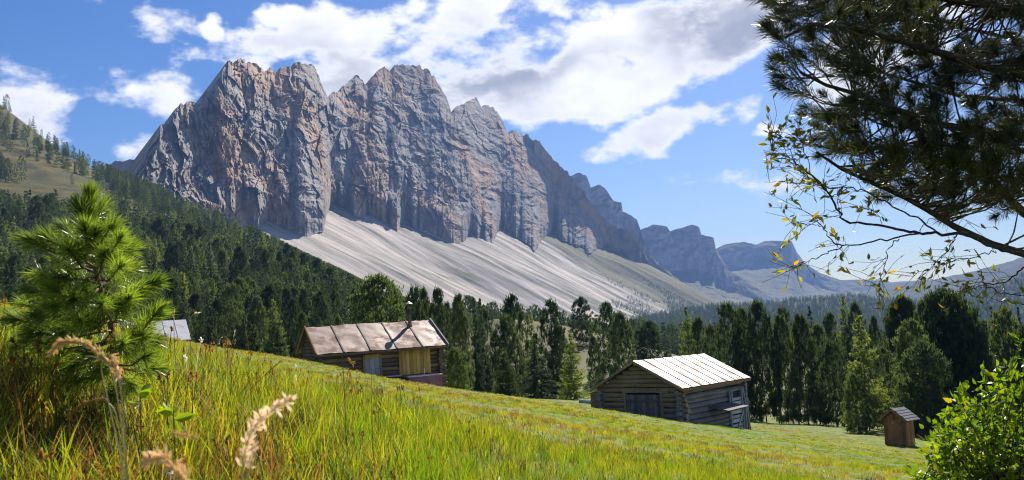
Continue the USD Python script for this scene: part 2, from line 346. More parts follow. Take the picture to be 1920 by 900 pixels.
def rock_look(name, base, warm, dark, sc=1.0, warm_fac=(.50, .66), veg=None, lo=.25, hi=.75):
    """Limestone: grey, ochre stains, dark water streaks drawn down the wall, thin beds; grass where the ground lies flatter."""
    nodes = {'g': ('geometry', {}), 'm1': ('mapping', {'mapping_type': 'point', 'scale': (.02 * sc, .02 * sc, .006 * sc)}), 'n1': ('noise_texture', {'scale': 1.0, 'detail': 10., 'roughness': .62}),
             'r1': ('rgb_ramp', {'ramp': [(lo, tuple(.55 * np.array(base))), (.5, base), (hi, tuple(1.35 * np.array(base)))]}),
             'm2': ('mapping', {'mapping_type': 'point', 'scale': (.008 * sc, .008 * sc, .0035 * sc), 'location': (3.1, 1.2, 5.)}), 'n2': ('noise_texture', {'scale': 1.0, 'detail': 6., 'roughness': .55}),
             'w2': ('map_range', {'range_type': 'smoothstep', 'from_min': warm_fac[0], 'from_max': warm_fac[1], 'to_min': 0., 'to_max': .8}), 'mx2': ('mix_color', {'b': warm}),
             'm3': ('mapping', {'mapping_type': 'point', 'scale': (.045 * sc, .045 * sc, .004 * sc), 'location': (7., 2., 1.)}), 'n3': ('noise_texture', {'scale': 1.0, 'detail': 5., 'roughness': .5}),
             'w3': ('map_range', {'range_type': 'smoothstep', 'from_min': .54, 'from_max': .70, 'to_min': 0., 'to_max': .65}), 'mx3': ('mix_color', {'b': dark}),
             'm4': ('mapping', {'mapping_type': 'point', 'scale': (.012 * sc, .012 * sc, .10 * sc)}), 'n4': ('noise_texture', {'scale': 1.0, 'detail': 4., 'roughness': .6}),
             'ad': ('math', {'math_type': 'add'}), 'b': ('bump', {'strength': .42, 'distance': 7.0 / sc}), 'p': ('principled_bsdf', {'roughness': .95, 'specular_ior_level': .1})}
    links = [('g.position', 'm1.vector'), ('m1.vector', 'n1.vector'), ('n1.fac', 'r1.fac'), ('g.position', 'm2.vector'), ('m2.vector', 'n2.vector'), ('n2.fac', 'w2.value'), ('w2.result', 'mx2.fac'), ('r1.color', 'mx2.a'),
             ('g.position', 'm3.vector'), ('m3.vector', 'n3.vector'), ('n3.fac', 'w3.value'), ('w3.result', 'mx3.fac'), ('mx2.result', 'mx3.a'),
             ('g.position', 'm4.vector'), ('m4.vector', 'n4.vector'), ('n4.fac', 'ad.value1'), ('n1.fac', 'ad.value2'), ('ad.value', 'b.height'), ('b.normal', 'p.normal')]
    nodes.update({'wn': ('noise_texture', {'scale': .02 * sc, 'detail': 3.}), 'wm': ('vector_math', {'math_type': 'scale', 'scale': 60. / sc}), 'wa': ('vector_math', {'math_type': 'add'}),
                  'm5': ('mapping', {'mapping_type': 'point', 'scale': (.020 * sc, .020 * sc, .0075 * sc)}), 'n5': ('voronoi_texture', {'feature': 'distance_to_edge', 'scale': 1.0, 'detail': 1.5, 'roughness': .6}),
                  'w5': ('map_range', {'range_type': 'smoothstep', 'from_min': 0., 'from_max': .075, 'to_min': .42, 'to_max': 0.}), 'mx5': ('mix_color', {'b': tuple(.32 * np.array(base))})})
    links += [('g.position', 'wn.vector'), ('wn.color', 'wm.vector1'), ('wm.vector', 'wa.vector1'), ('g.position', 'wa.vector2'), ('wa.vector', 'm5.vector'), ('m5.vector', 'n5.vector'), ('n5.distance', 'w5.value'), ('w5.result', 'mx5.fac'), ('mx3.result', 'mx5.a')]
    out = 'mx5.result'
    if veg:
        nodes.update({'sx': ('separate_xyz', {}), 'vn': ('math', {'math_type': 'multiply_add', 'value2': .5, 'value3': -.25}), 'va': ('math', {'math_type': 'add'}),
                      'vw': ('map_range', {'range_type': 'smoothstep', 'from_min': veg[1], 'from_max': veg[2], 'to_min': 0., 'to_max': 1.}), 'vr': ('rgb_ramp', {'ramp': [(.3, veg[0][0]), (.7, veg[0][1])]}), 'vm': ('mix_color', {})})
        links += [('g.normal', 'sx.vector'), ('n1.fac', 'vn.value1'), ('vn.value', 'va.value1'), ('sx.z', 'va.value2'), ('va.value', 'vw.value'), ('vw.result', 'vm.fac'), (out, 'vm.a'), ('n1.fac', 'vr.fac'), ('vr.color', 'vm.b')]
        out = 'vm.result'
    links.append((out, 'p.base_color'))
    return look(name, nodes, links)


# scree stone: pale, streaked down the fall line; st = metres along the wall, metres down the slope
nodes = {'uv': ('uvmap', {'attribute': 'st'}), 'm1': ('mapping', {'mapping_type': 'point', 'scale': (.022, .0030, 1)}), 'n1': ('noise_texture', {'scale': 1., 'detail': 9., 'roughness': .68, 'distortion': .5}),
         'r1': ('rgb_ramp', {'ramp': [(.38, (.075, .082, .06)), (.445, (.16, .155, .13)), (.50, (.27, .248, .22)), (.58, (.43, .38, .34))]}),
         'm6': ('mapping', {'mapping_type': 'point', 'scale': (.013, .0024, 1), 'rotation': (0, 0, .16), 'location': (2, 5, 0)}), 'n6': ('noise_texture', {'scale': 1., 'detail': 7., 'roughness': .62, 'distortion': 1.2}), 'av': ('mix_float', {'fac': .5}), 'm2': ('mapping', {'mapping_type': 'point', 'scale': (.012, .0045, 1), 'location': (4, 9, 0)}), 'n2': ('noise_texture', {'scale': 1., 'detail': 7., 'roughness': .6}),
         'sx': ('separate_xyz', {}), 'vs': ('map_range', {'range_type': 'smoothstep', 'from_min': 980., 'from_max': 1300., 'to_min': 0., 'to_max': .45}),
         'vt': ('map_range', {'range_type': 'smoothstep', 'from_min': 280., 'from_max': 620., 'to_min': 0., 'to_max': .40}), 'a1': ('math', {'math_type': 'add'}), 'a2': ('math', {'math_type': 'add'}),
         'vw': ('map_range', {'range_type': 'smoothstep', 'from_min': .57, 'from_max': .72, 'to_min': 0., 'to_max': .9}), 'vr': ('rgb_ramp', {'ramp': [(.3, (.045, .058, .022)), (.7, (.14, .125, .05))]}), 'vm': ('mix_color', {}),
         'b': ('bump', {'strength': .6, 'distance': 6.}), 'p': ('principled_bsdf', {'roughness': .95, 'specular_ior_level': .1})}
scree_look = look('scree_look', nodes, [('uv.UV', 'm1.vector'), ('m1.vector', 'n1.vector'), ('uv.UV', 'm6.vector'), ('m6.vector', 'n6.vector'), ('n1.fac', 'av.a'), ('n6.fac', 'av.b'), ('av.result', 'r1.fac'), ('uv.UV', 'm2.vector'), ('m2.vector', 'n2.vector'), ('uv.UV', 'sx.vector'), ('sx.x', 'vs.value'), ('sx.y', 'vt.value'),
                  ('vs.result', 'a1.value1'), ('vt.result', 'a1.value2'), ('a1.value', 'a2.value1'), ('n2.fac', 'a2.value2'), ('a2.value', 'vw.value'), ('vw.result', 'vm.fac'), ('r1.color', 'vm.a'), ('n1.fac', 'vr.fac'), ('vr.color', 'vm.b'),
                  ('vm.result', 'p.base_color'), ('n1.fac', 'b.height'), ('b.normal', 'p.normal')])
rock = rock_look('limestone_look', (.27, .25, .23), (.42, .27, .16), (.085, .08, .078), warm_fac=(.47, .62))
obj('scree_slope', obj_scree, scree_look, smooth=True, uv=sc_uv, label='pale streaked scree fans below the limestone cliffs', cat='scree', kind='structure')

# cliffs: columns along the picture's skyline, rows from below the foot to the ridge, then the far side
nu, nv = 860, 330
cu = np.linspace(262, 1215, nu)
ry = np.interp(cu, rp[:, 0], rp[:, 1])
jag = (fbm(np.c_[cu / 11, 0 * cu, 0 * cu], 4, 71) - .5) * 9
step = np.array([np.random.default_rng(5).normal() for _ in (0,)]).sum() * 0
cell = np.random.default_rng(6).normal(size=400)
ry = ry + jag * .6 + cell[(cu / 5.3 + jag * .2).astype(int) % 400] * 1.6 + cell[(cu / 13.1).astype(int) % 400 - 7] * 1.8
fy_ = np.interp(cu, fp[:, 0], fp[:, 1]) + (fbm(np.c_[cu / 16, 0 * cu, 0 * cu + 4.4], 4, 73) - .5) * 26 + (np.abs(2 * noise(np.c_[cu / 34, 0 * cu, 0 * cu + 1.1], 75) - 1) - .5) * 16
fsm = np.convolve(np.pad(fy_, 60, mode='edge'), np.ones(121) / 121, 'valid')
vv = np.linspace(0, 1, nv)
V_, U_ = np.meshgrid(vv, cu, indexing='ij')
PY = (fy_ + 26) * (1 - V_) + ry * V_
dsc = np.minimum(plane_depth(cu, fy_, P1, ns), 3000)
dcl = np.minimum(plane_depth(U_, PY, P1, nc), 3100)
dfo = np.minimum(plane_depth(cu, fy_, P1, nc), 3100)
off = dsc - dfo
offs = np.convolve(np.pad(off, 40, mode='edge'), np.ones(81) / 81, 'valid')
wgt = np.exp(-np.clip(fy_ - PY, 0, None) / 55)
D = dcl + offs + (off - offs) * wgt
base3 = EYE + ray(U_, PY) * D[..., None]
s_ = (base3 - P1) @ ud
h_ = base3[..., 2]
env = smoothstep(0.03, .25, V_) * (1 - .55 * smoothstep(.9, 1, V_))
su = U_ * 1.15                                     # metres across the view: cracks run straight up the wall
wv = (fbm(np.stack([su / 170, h_ / 170, 0 * su], -1), 4, 11) - .5) * 110
big = ridged(np.stack([(su + wv) / 210, h_ / 700, 0 * su + 3.3], -1), 2, 13) - .55
flute = ridged(np.stack([(su + wv * .6) / 58, h_ / 300, 0 * su + 1.3], -1), 5, 17) - .55
dg1, dg2 = (su * .78 + h_ * .62), (-su * .62 + h_ * .78)
slab = ridged(np.stack([(dg1 + wv * .4) / 105, dg2 / 420, 0 * su + 9.3], -1), 4, 23) - .55
lph = (h_ + wv * .35 + s_ * .10) / 38
ledge = (smoothstep(0, .35, lph % 1) - lph % 1) * noise(np.stack([su / 110, h_ / 50, 0 * su], -1), 27)
fine = fbm(np.stack([su / 15, h_ / 19, 0 * su], -1), 5, 29) - .5


def blocks(x, y, n, seed, tilt):
    """Broken rock: every cell is a face of its own, set back and tilted differently, so that edges between them are cracks and ledges."""
    r = np.random.default_rng(seed)
    pts = np.c_[r.uniform(x.min(), x.max(), n), r.uniform(y.min(), y.max(), n)]
    _, k = cKDTree(pts).query(np.c_[x.ravel(), y.ravel()])
    o, gx_, gy_ = r.normal(size=n), r.normal(size=n) * tilt, r.normal(size=n) * tilt
    return (o[k] + gx_[k] * (x.ravel() - pts[k, 0]) + gy_[k] * (y.ravel() - pts[k, 1])).reshape(x.shape)


wx_ = su + (noise(np.stack([su / 40, h_ / 40, 0 * su], -1), 61) - .5) * 26
wy_ = h_ + (noise(np.stack([su / 40, h_ / 40, 0 * su + 5], -1), 62) - .5) * 40
b1_ = blocks(wx_ / 48, wy_ / 120, 420, 63, .9)
b2_ = blocks(wx_ / 17, wy_ / 34, 3600, 64, .9)
b3_ = blocks(wx_ / 7, wy_ / 10, 26000, 65, .8)
crack = -np.abs(2 * noise(np.stack([(su + wv * .4) / 62, h_ / 420, 0 * su + 2.3], -1), 67) - 1) ** .55
view = np.abs((ray(U_, PY) @ nc)) / .38            # a wall seen edge-on takes less of it
D = D - view * env * (big * 52 + flute * 30 + slab * 26 * smoothstep(1000, 560, U_) + slab * 12 + ledge * 8 + b1_ * 5.5 + b2_ * 2.6 + b3_ * 1.5 - crack * 20) - smoothstep(0, .06, V_) * fine * 14
# the talus laps against the wall: above the foot line the rock stands clear of it, below it the rock is buried
Dscr = np.minimum(plane_depth(U_, PY, P1, ns), 3000)
D = np.where(PY > fy_, np.maximum(D, Dscr + 3.5 + 2.2 * (PY - fy_)), np.minimum(D, Dscr + 4 - .9 * (fy_ - PY)))
cliff3 = EYE + ray(U_, PY) * D[..., None]
rows = [cliff3]
rt_ = cliff3[-1]
for t in (12, 40, 110, 250, 500, 900):
    rows.append((rt_ - hd * t - np.array([0, 0, 1]) * (t * .75 + (noise(rt_ / 40, t) - .5) * 12)[..., None] if False else rt_ - hd * t - np.array([0, 0, .8 * t]))[None])
cliff3 = np.vstack(rows)
obj('mountain', (cliff3.reshape(-1, 3), grid_faces(cliff3.shape[0], nu)), rock, smooth=False, label='jagged grey limestone massif with ochre stained walls', cat='mountain', kind='structure')


def mountain_range(name, ridge, base, d_base, d_ridge, mat, n=(420, 120), seed=1, amp=60, cliff=.45, jagged=3.0, feat=140, **tags):
    """A far range: skyline and foot as seen in the view, cliffs in its top part, slopes below, and a far side that falls away."""
    r, b = np.array(ridge, float), np.array(base, float)
    u = np.linspace(r[0, 0], r[-1, 0], n[0])
    y1, y0 = np.interp(u, r[:, 0], r[:, 1]), np.interp(u, b[:, 0], b[:, 1])
    y1 = y1 + (fbm(np.c_[u / 9, 0 * u, 0 * u], 4, seed) - .5) * jagged
    d0 = np.interp(u, *np.array(d_base, float).T); d1 = np.interp(u, *np.array(d_ridge, float).T)
    V, U = np.meshgrid(np.linspace(0, 1, n[1]), u, indexing='ij')
    Y = y0 + (y1 - y0) * V
    prof = np.where(V < 1 - cliff, V / max(1e-6, 1 - cliff) * .86, .86 + (V - (1 - cliff)) / max(cliff, 1e-6) * .14)
    Dd = d0 + (d1 - d0) * prof
    q = EYE + ray(U, Y) * Dd[..., None]
    rel = ridged(np.stack([q[..., 0] / feat, q[..., 1] / feat * .4, q[..., 2] / (feat * 2.5)], -1), 4, seed + 3) - .55
    rel2 = fbm(q / (feat * .35), 4, seed + 5) - .5
    Dd = Dd - smoothstep(0, .2, V) * (rel * amp * 2.4 + rel2 * amp * .8) * (1 - .5 * smoothstep(.92, 1, V))
    q = EYE + ray(U, Y) * Dd[..., None]
    back = q[-1]
    outw = back - EYE; outw[:, 2] = 0; outw /= np.linalg.norm(outw, axis=1, keepdims=True)
    rows = [q] + [(back + outw * t - np.array([0, 0, .7 * t]))[None] for t in (20, 80, 250, 700)]
    q = np.vstack(rows)
    obj(name, (q.reshape(-1, 3), grid_faces(q.shape[0], n[0])), mat, smooth=True, kind='structure', **tags)
    return q, n


far_rock = rock_look('far_limestone_look', (.23, .225, .22), (.33, .25, .17), (.10, .10, .11), sc=.6, veg=(((.05, .06, .02), (.15, .135, .06)), .38, .62))
green_slope = rock_look('grassy_mountain_look', (.034, .044, .022), (.075, .07, .034), (.02, .03, .016), sc=.4)
forest_floor = rock_look('forest_floor_look', (.014, .022, .010), (.02, .026, .011), (.010, .016, .007), sc=1.0)

mountain_range('mountain', [(160, 330), (182, 315), (193, 304), (205, 308), (217, 302), (230, 305), (242, 299), (255, 297), (262, 305), (266, 316), (330, 340)], [(160, 420), (330, 420)], [(160, 1900), (330, 1900)], [(160, 2150), (330, 2150)],
               rock_look('warm_limestone_look', (.26, .235, .20), (.38, .28, .18), (.13, .11, .09)), n=(160, 70), seed=41, amp=40, cliff=.8, jagged=7, feat=90, label='small far rock tower in the gap left of the massif', cat='mountain')
mountain_range('mountain', [(1000, 330), (1040, 326), (1067, 330), (1086, 325), (1100, 329), (1108, 353), (1124, 345), (1137, 355), (1151, 377), (1165, 379), (1168, 398), (1184, 404), (1194, 413), (1201, 432), (1215, 470), (1250, 505), (1320, 565)],
               [(1000, 585), (1320, 590)], [(1000, 3300), (1320, 3000)], [(1000, 4000), (1200, 4100), (1320, 3300)], far_rock, seed=43, amp=70, cliff=.55, jagged=5, feat=150, n=(300, 160), label='hazy second rock wall behind the right end of the massif', cat='mountain')
mountain_range('mountain', [(1150, 440), (1200, 432), (1206, 429), (1225, 421), (1251, 425), (1256, 434), (1278, 427), (1297, 421), (1311, 425), (1315, 439), (1338, 446), (1342, 466), (1365, 505), (1450, 560)],
               [(1150, 590), (1450, 585)], [(1150, 4000), (1450, 4200)], [(1150, 4900), (1450, 5000)], far_rock, seed=47, amp=70, cliff=.5, jagged=3.5, feat=170, n=(280, 130), label='blue hazy cliff block between the second wall and the flat topped peak', cat='mountain')
mountain_range('mountain', [(1280, 500), (1341, 467), (1359, 458), (1393, 453), (1417, 459), (1436, 451), (1484, 452), (1494, 472), (1508, 492), (1537, 511), (1575, 525), (1623, 524), (1671, 529), (1720, 526), (1767, 523), (1800, 530), (2200, 560)],
               [(1280, 590), (2200, 600)], [(1280, 4700), (2200, 4600)], [(1280, 6000), (1500, 6200), (1700, 6600), (2200, 6300)], far_rock, seed=51, amp=80, cliff=.35, jagged=2.0, feat=260, n=(420, 110), label='flat topped far peak sinking to the pass on the right', cat='mountain')
mountain_range('hill', [(1600, 552), (1680, 532), (1740, 526), (1815, 511), (1886, 492), (1920, 481), (2050, 440), (2300, 380), (2700, 330)], [(1600, 600), (2700, 620)], [(1600, 2900), (2700, 2600)], [(1600, 4300), (1900, 4100), (2700, 3100)],
               green_slope, seed=57, amp=50, cliff=.1, jagged=2.5, feat=260, n=(330, 90), label='blue hazy mountain slope rising at the right edge behind the pines', cat='hill')
fr_q, fr_n = mountain_range('hill', [(1180, 600), (1250, 588), (1335, 572), (1431, 570), (1480, 562), (1527, 560), (1599, 553), (1647, 560), (1700, 566), (1783, 557), (1860, 534), (1920, 516), (2100, 470), (2500, 430)], [(1180, 640), (2500, 660)],
               [(1180, 1250), (2500, 1200)], [(1180, 1900), (1400, 2100), (1600, 2200), (1900, 2200), (2500, 2000)], forest_floor, seed=61, amp=25, cliff=.1, jagged=1.5, feat=260, n=(330, 60), label='dark forested ridge across the middle of the valley', cat='hill')

# ------------------------------------------------------------------ trees
def foliage_look(name, cols, trans=.3, spec=.25, rough=.6, scale=1.2):
    nodes = {'g': ('geometry', {}), 'oi': ('object_info', {}), 'n': ('noise_texture', {'scale': scale, 'detail': 3.}),
             'a': ('math', {'math_type': 'multiply_add', 'value2': .75}), 'ri': ('math', {'math_type': 'multiply', 'value2': .28}), 'o': ('math', {'math_type': 'multiply_add', 'value2': .35}),
             'r': ('rgb_ramp', {'ramp': [(.30 + .65 * i / (len(cols) - 1), c) for i, c in enumerate(cols)]}),
             'p': ('principled_bsdf', {'roughness': rough, 'specular_ior_level': spec}), 't': ('translucent_bsdf', {}), 'br': ('hsv', {'value': 1.35, 'saturation': 1.1, 'hue': .49}), 'm': ('mix_closure', {'fac': trans})}
    links = [('g.position', 'n.vector'), ('n.fac', 'a.value1'), ('g.random_per_island', 'ri.value1'), ('ri.value', 'a.value3'), ('oi.random', 'o.value1'), ('a.value', 'o.value3'), ('o.value', 'r.fac'),
             ('r.color', 'p.base_color'), ('r.color', 'br.color'), ('br.color', 't.color'), ('p.BSDF', 'm.closure1'), ('t.BSDF', 'm.closure2')]
    return look(name, nodes, links, 'm.closure')


bark_look = mix_noise('bark_look', [(.035, .028, .022), (.09, .07, .055), (.14, .12, .10)], 9, stretch=(1, 1, .25), bump=(.8, .02))
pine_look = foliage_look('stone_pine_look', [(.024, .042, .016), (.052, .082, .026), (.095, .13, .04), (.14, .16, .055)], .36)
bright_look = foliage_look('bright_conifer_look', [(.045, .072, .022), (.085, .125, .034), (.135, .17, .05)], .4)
larch_look = foliage_look('larch_look', [(.09, .13, .03), (.15, .20, .045), (.23, .25, .065)], .45)
spruce_look = foliage_look('spruce_look', [(.028, .05, .026), (.058, .09, .04), (.09, .125, .055)], .34)


def tube(pts, rad, sides=6, cap=True):
    p = np.asarray(pts, float)
    r = np.broadcast_to(np.asarray(rad, float), (len(p),))
    t = np.gradient(p, axis=0); t /= np.linalg.norm(t, axis=1, keepdims=True) + 1e-12
    ref = np.where(np.abs(t[:, 2:]) < .9, [[0, 0, 1.]], [[1., 0, 0]])
    a = np.cross(t, ref); a /= np.linalg.norm(a, axis=1, keepdims=True) + 1e-12
    b = np.cross(t, a)
    g = np.arange(sides) * 2 * np.pi / sides
    v = (p[:, None] + r[:, None, None] * (np.cos(g)[None, :, None] * a[:, None] + np.sin(g)[None, :, None] * b[:, None])).reshape(-1, 3)
    i, j = np.meshgrid(np.arange(len(p) - 1), np.arange(sides), indexing='ij')
    q = np.stack([i * sides + j, i * sides + (j + 1) % sides, (i + 1) * sides + (j + 1) % sides, (i + 1) * sides + j], -1).reshape(-1, 4)
    f = np.vstack([q[:, [0, 1, 2]], q[:, [0, 2, 3]]])
    if cap:
        n = len(p)
        v = np.vstack([v, p[:1], p[-1:]])
        k = np.arange(sides)
        f = np.vstack([f, np.stack([(k + 1) % sides, k, np.full(sides, n * sides)], 1), np.stack([(n - 1) * sides + k, (n - 1) * sides + (k + 1) % sides, np.full(sides, n * sides + 1)], 1)])
    return v, f


def join(ms):
    vs, fs, o = [], [], 0
    for v, f in ms:
        vs.append(np.asarray(v)); fs.append(np.asarray(f) + o); o += len(v)
    return np.vstack(vs), np.vstack(fs)


def unit(v):
    return v / (np.linalg.norm(v, axis=-1, keepdims=True) + 1e-12)


def blades(c, dirn, length, width, rng):
    """Slim leaf-like triangle pairs from points c along dirn: the needle bunches of a crown."""
    n = len(c)
    side = unit(np.cross(dirn, rng.normal(size=(n, 3))))
    L, W = np.broadcast_to(length, n)[:, None], np.broadcast_to(width, n)[:, None]
    a, b = c - side * W * .3, c + side * W * .3
    m1, m2, tip = c + dirn * L * .55 - side * W * .5, c + dirn * L * .55 + side * W * .5, c + dirn * L
    v = np.stack([a, b, m2, m1, tip], 1).reshape(-1, 3)
    o = np.arange(n)[:, None] * 5
    f = np.concatenate([o + [[0, 1, 2]], o + [[0, 2, 3]], o + [[3, 2, 4]]])
    return v, f


def pine_crown(seed, n=330, k=22, top=.5, wide=.36, base=.06, lump=.28, bw=.0165):
    """Unit-height stone pine: an upright rounded crown of tufted boughs."""
    rng = np.random.default_rng(seed)
    u = rng.random(n) ** 1.15
    h = base + (1 - base) * u
    prof = lambda t: np.where(t < wide, .74 + .26 * np.sin(np.clip(t / wide, 0, 1) * np.pi / 2), np.sqrt(np.clip(1 - ((t - wide) / (1.0 - wide)) ** (2.0 / top * .62), 0, 1)))
    ang = rng.random(n) * 2 * np.pi
    lob = 1 + lump * (noise(np.stack([np.cos(ang) * 1.8, np.sin(ang) * 1.8, h * 7], -1), seed) - .5) * 2
    rr = prof(u) * .5 * lob * (rng.random(n) ** .38)
    c = np.stack([np.cos(ang) * rr, np.sin(ang) * rr, h * .985 - .03 + .03 * rng.random(n)], -1)
    out = np.stack([np.cos(ang), np.sin(ang), 0.55 + 1.0 * u], -1)
    cc = np.repeat(c, k, 0) + rng.normal(size=(n * k, 3)) * [.028, .028, .014]
    dd = unit(np.repeat(unit(out), k, 0) + rng.normal(size=(n * k, 3)) * .62)
    return blades(cc, dd, .028 + .028 * rng.random(n * k), bw, rng)


def conifer_crown(seed, whorls=26, per=8, droop=.25, power=.85, airy=.0, k=13, base=.05, bw=.0135):
    """Unit-height spruce or larch: tiers of spreading boughs narrowing to a point."""
    rng = np.random.default_rng(seed)
    cs, ds = [], []
    for w in range(whorls):
        t = (w + rng.random() * .6) / whorls
        h = base + (1 - base) * t
        R = .5 * (1 - t) ** power * (1 + .02)
        for b in range(max(4, int(per * (1 - .5 * t)))):
            a = rng.random() * 2 * np.pi
            Lr = R * (.72 + .38 * rng.random()) + .012
            m = max(4, int(k * Lr / .3))
            q = np.linspace(.15, 1, m)
            x = q * Lr
            z = h - droop * Lr * q + .16 * Lr * q ** 2.2
            cc = np.stack([np.cos(a) * x, np.sin(a) * x, z], -1)
            side = np.array([-np.sin(a), np.cos(a), 0])
            for s in (-1, 1, 0, .5):
                cs.append(cc + rng.normal(size=cc.shape) * .006)
                ds.append(unit(np.array([np.cos(a), np.sin(a), -.1]) * (.9 - .4 * abs(s)) + side * s * .8 + rng.normal(size=cc.shape) * .32 - [0, 0, .18 + airy * .2]))
    c, d = np.vstack(cs), np.vstack(ds)
    keep = rng.random(len(c)) > airy
    c, d = c[keep], d[keep]
    return blades(c, d, .032 + .024 * rng.random(len(c)), bw, rng)


def trunk_mesh(seed, r=.017, top=.93):
    rng = np.random.default_rng(seed + 99)
    z = np.linspace(-.03, top, 9)
    return tube(np.c_[np.cumsum(rng.normal(size=9) * .0025), np.cumsum(rng.normal(size=9) * .0025), z], r * (1 - np.linspace(0, .93, 9)) + .001, 7)


def limbs_mesh(seed, n=26, rad=.3):
    rng = np.random.default_rng(seed + 7)
    ms = []
    for i in range(n):
        h = .1 + .75 * i / n
        a = rng.random() * 6.283
        L = rad * (1 - .7 * h)
        ms.append(tube(np.array([[0, 0, h], [np.cos(a) * L * .5, np.sin(a) * L * .5, h + .02], [np.cos(a) * L, np.sin(a) * L, h + .07]]), [.005, .0035, .0012], 4))
    return join(ms)


TREE_KINDS = {}


def tree_class(kind, i, crown, trunk, leafmat, limbs=None):
    path = f'/World/tree_kind_{kind}_{i}'
    stage.CreateClassPrim(path)
    usdkit.mesh(stage, path + '/crown', crown, leafmat)
    usdkit.mesh(stage, path + '/trunk', trunk if limbs is None else join([trunk, limbs]), bark_look, smooth=50)
    TREE_KINDS.setdefault(kind, []).append(path)


for i in range(9):
    tree_class('pine', i, pine_crown(100 + i, n=[430, 400, 470, 400, 380, 440, 360, 420, 390][i], wide=[.30, .38, .25, .34, .42, .22, .46, .28, .36][i], top=[.55, .5, .62, .45, .6, .8, .5, .72, .52][i],
                                     lump=[.28, .42, .26, .5, .36, .34, .48, .4, .55][i]), trunk_mesh(i), pine_look, limbs_mesh(i))
for i in range(2):
    tree_class('bright_pine', i, pine_crown(130 + i, n=460, wide=.28, top=.62, lump=.3), trunk_mesh(10 + i), bright_look, limbs_mesh(10 + i))
tree_class('big_pine', 0, pine_crown(140, n=1100, k=22, wide=.40, top=.5, lump=.42, base=.03), trunk_mesh(20), foliage_look('big_pine_look', [(.024, .042, .016), (.05, .08, .024), (.09, .12, .036), (.14, .16, .055)], .36), limbs_mesh(20, 40, .45))
for i in range(3):
    tree_class('spruce', i, conifer_crown(150 + i, whorls=[26, 24, 30][i], power=[.85, .75, 1.0][i]), trunk_mesh(30 + i), spruce_look)
for i in range(2):
    tree_class('larch', i, conifer_crown(160 + i, whorls=26, per=9, airy=.10, power=.8, droop=.1), trunk_mesh(40 + i, .013), larch_look, limbs_mesh(40 + i, 40, .34))
for i in range(2):
    tree_class('young_spruce', i, conifer_crown(170 + i, whorls=24, per=11, power=.8, droop=.05, k=20), trunk_mesh(50 + i), bright_look)


def plant_tree(name, kind, var, px, py, d, wpx, label, group=None, h=None, cat='tree', yaw=None):
    """A tree whose tip shows at (px, py) of the view, d metres away."""
    t = P(px, py, d)
    z = float(ground_z(np.array([t[0]]), np.array([t[1]]))[0])
    hgt = float(t[2] - z)
    w = wpx / FOC * d
    cls = TREE_KINDS[kind][(var + int(px)) % len(TREE_KINDS[kind])]
    th = thing(name, label, cat, (t[0], t[1], z - .05), (px * .37 + var) % 6.28 if yaw is None else yaw, group, scale=(w, w, hgt))
    pr = stage.GetPrimAtPath(th)
    pr.GetReferences().AddInternalReference(cls)
    pr.SetInstanceable(True)
    return th


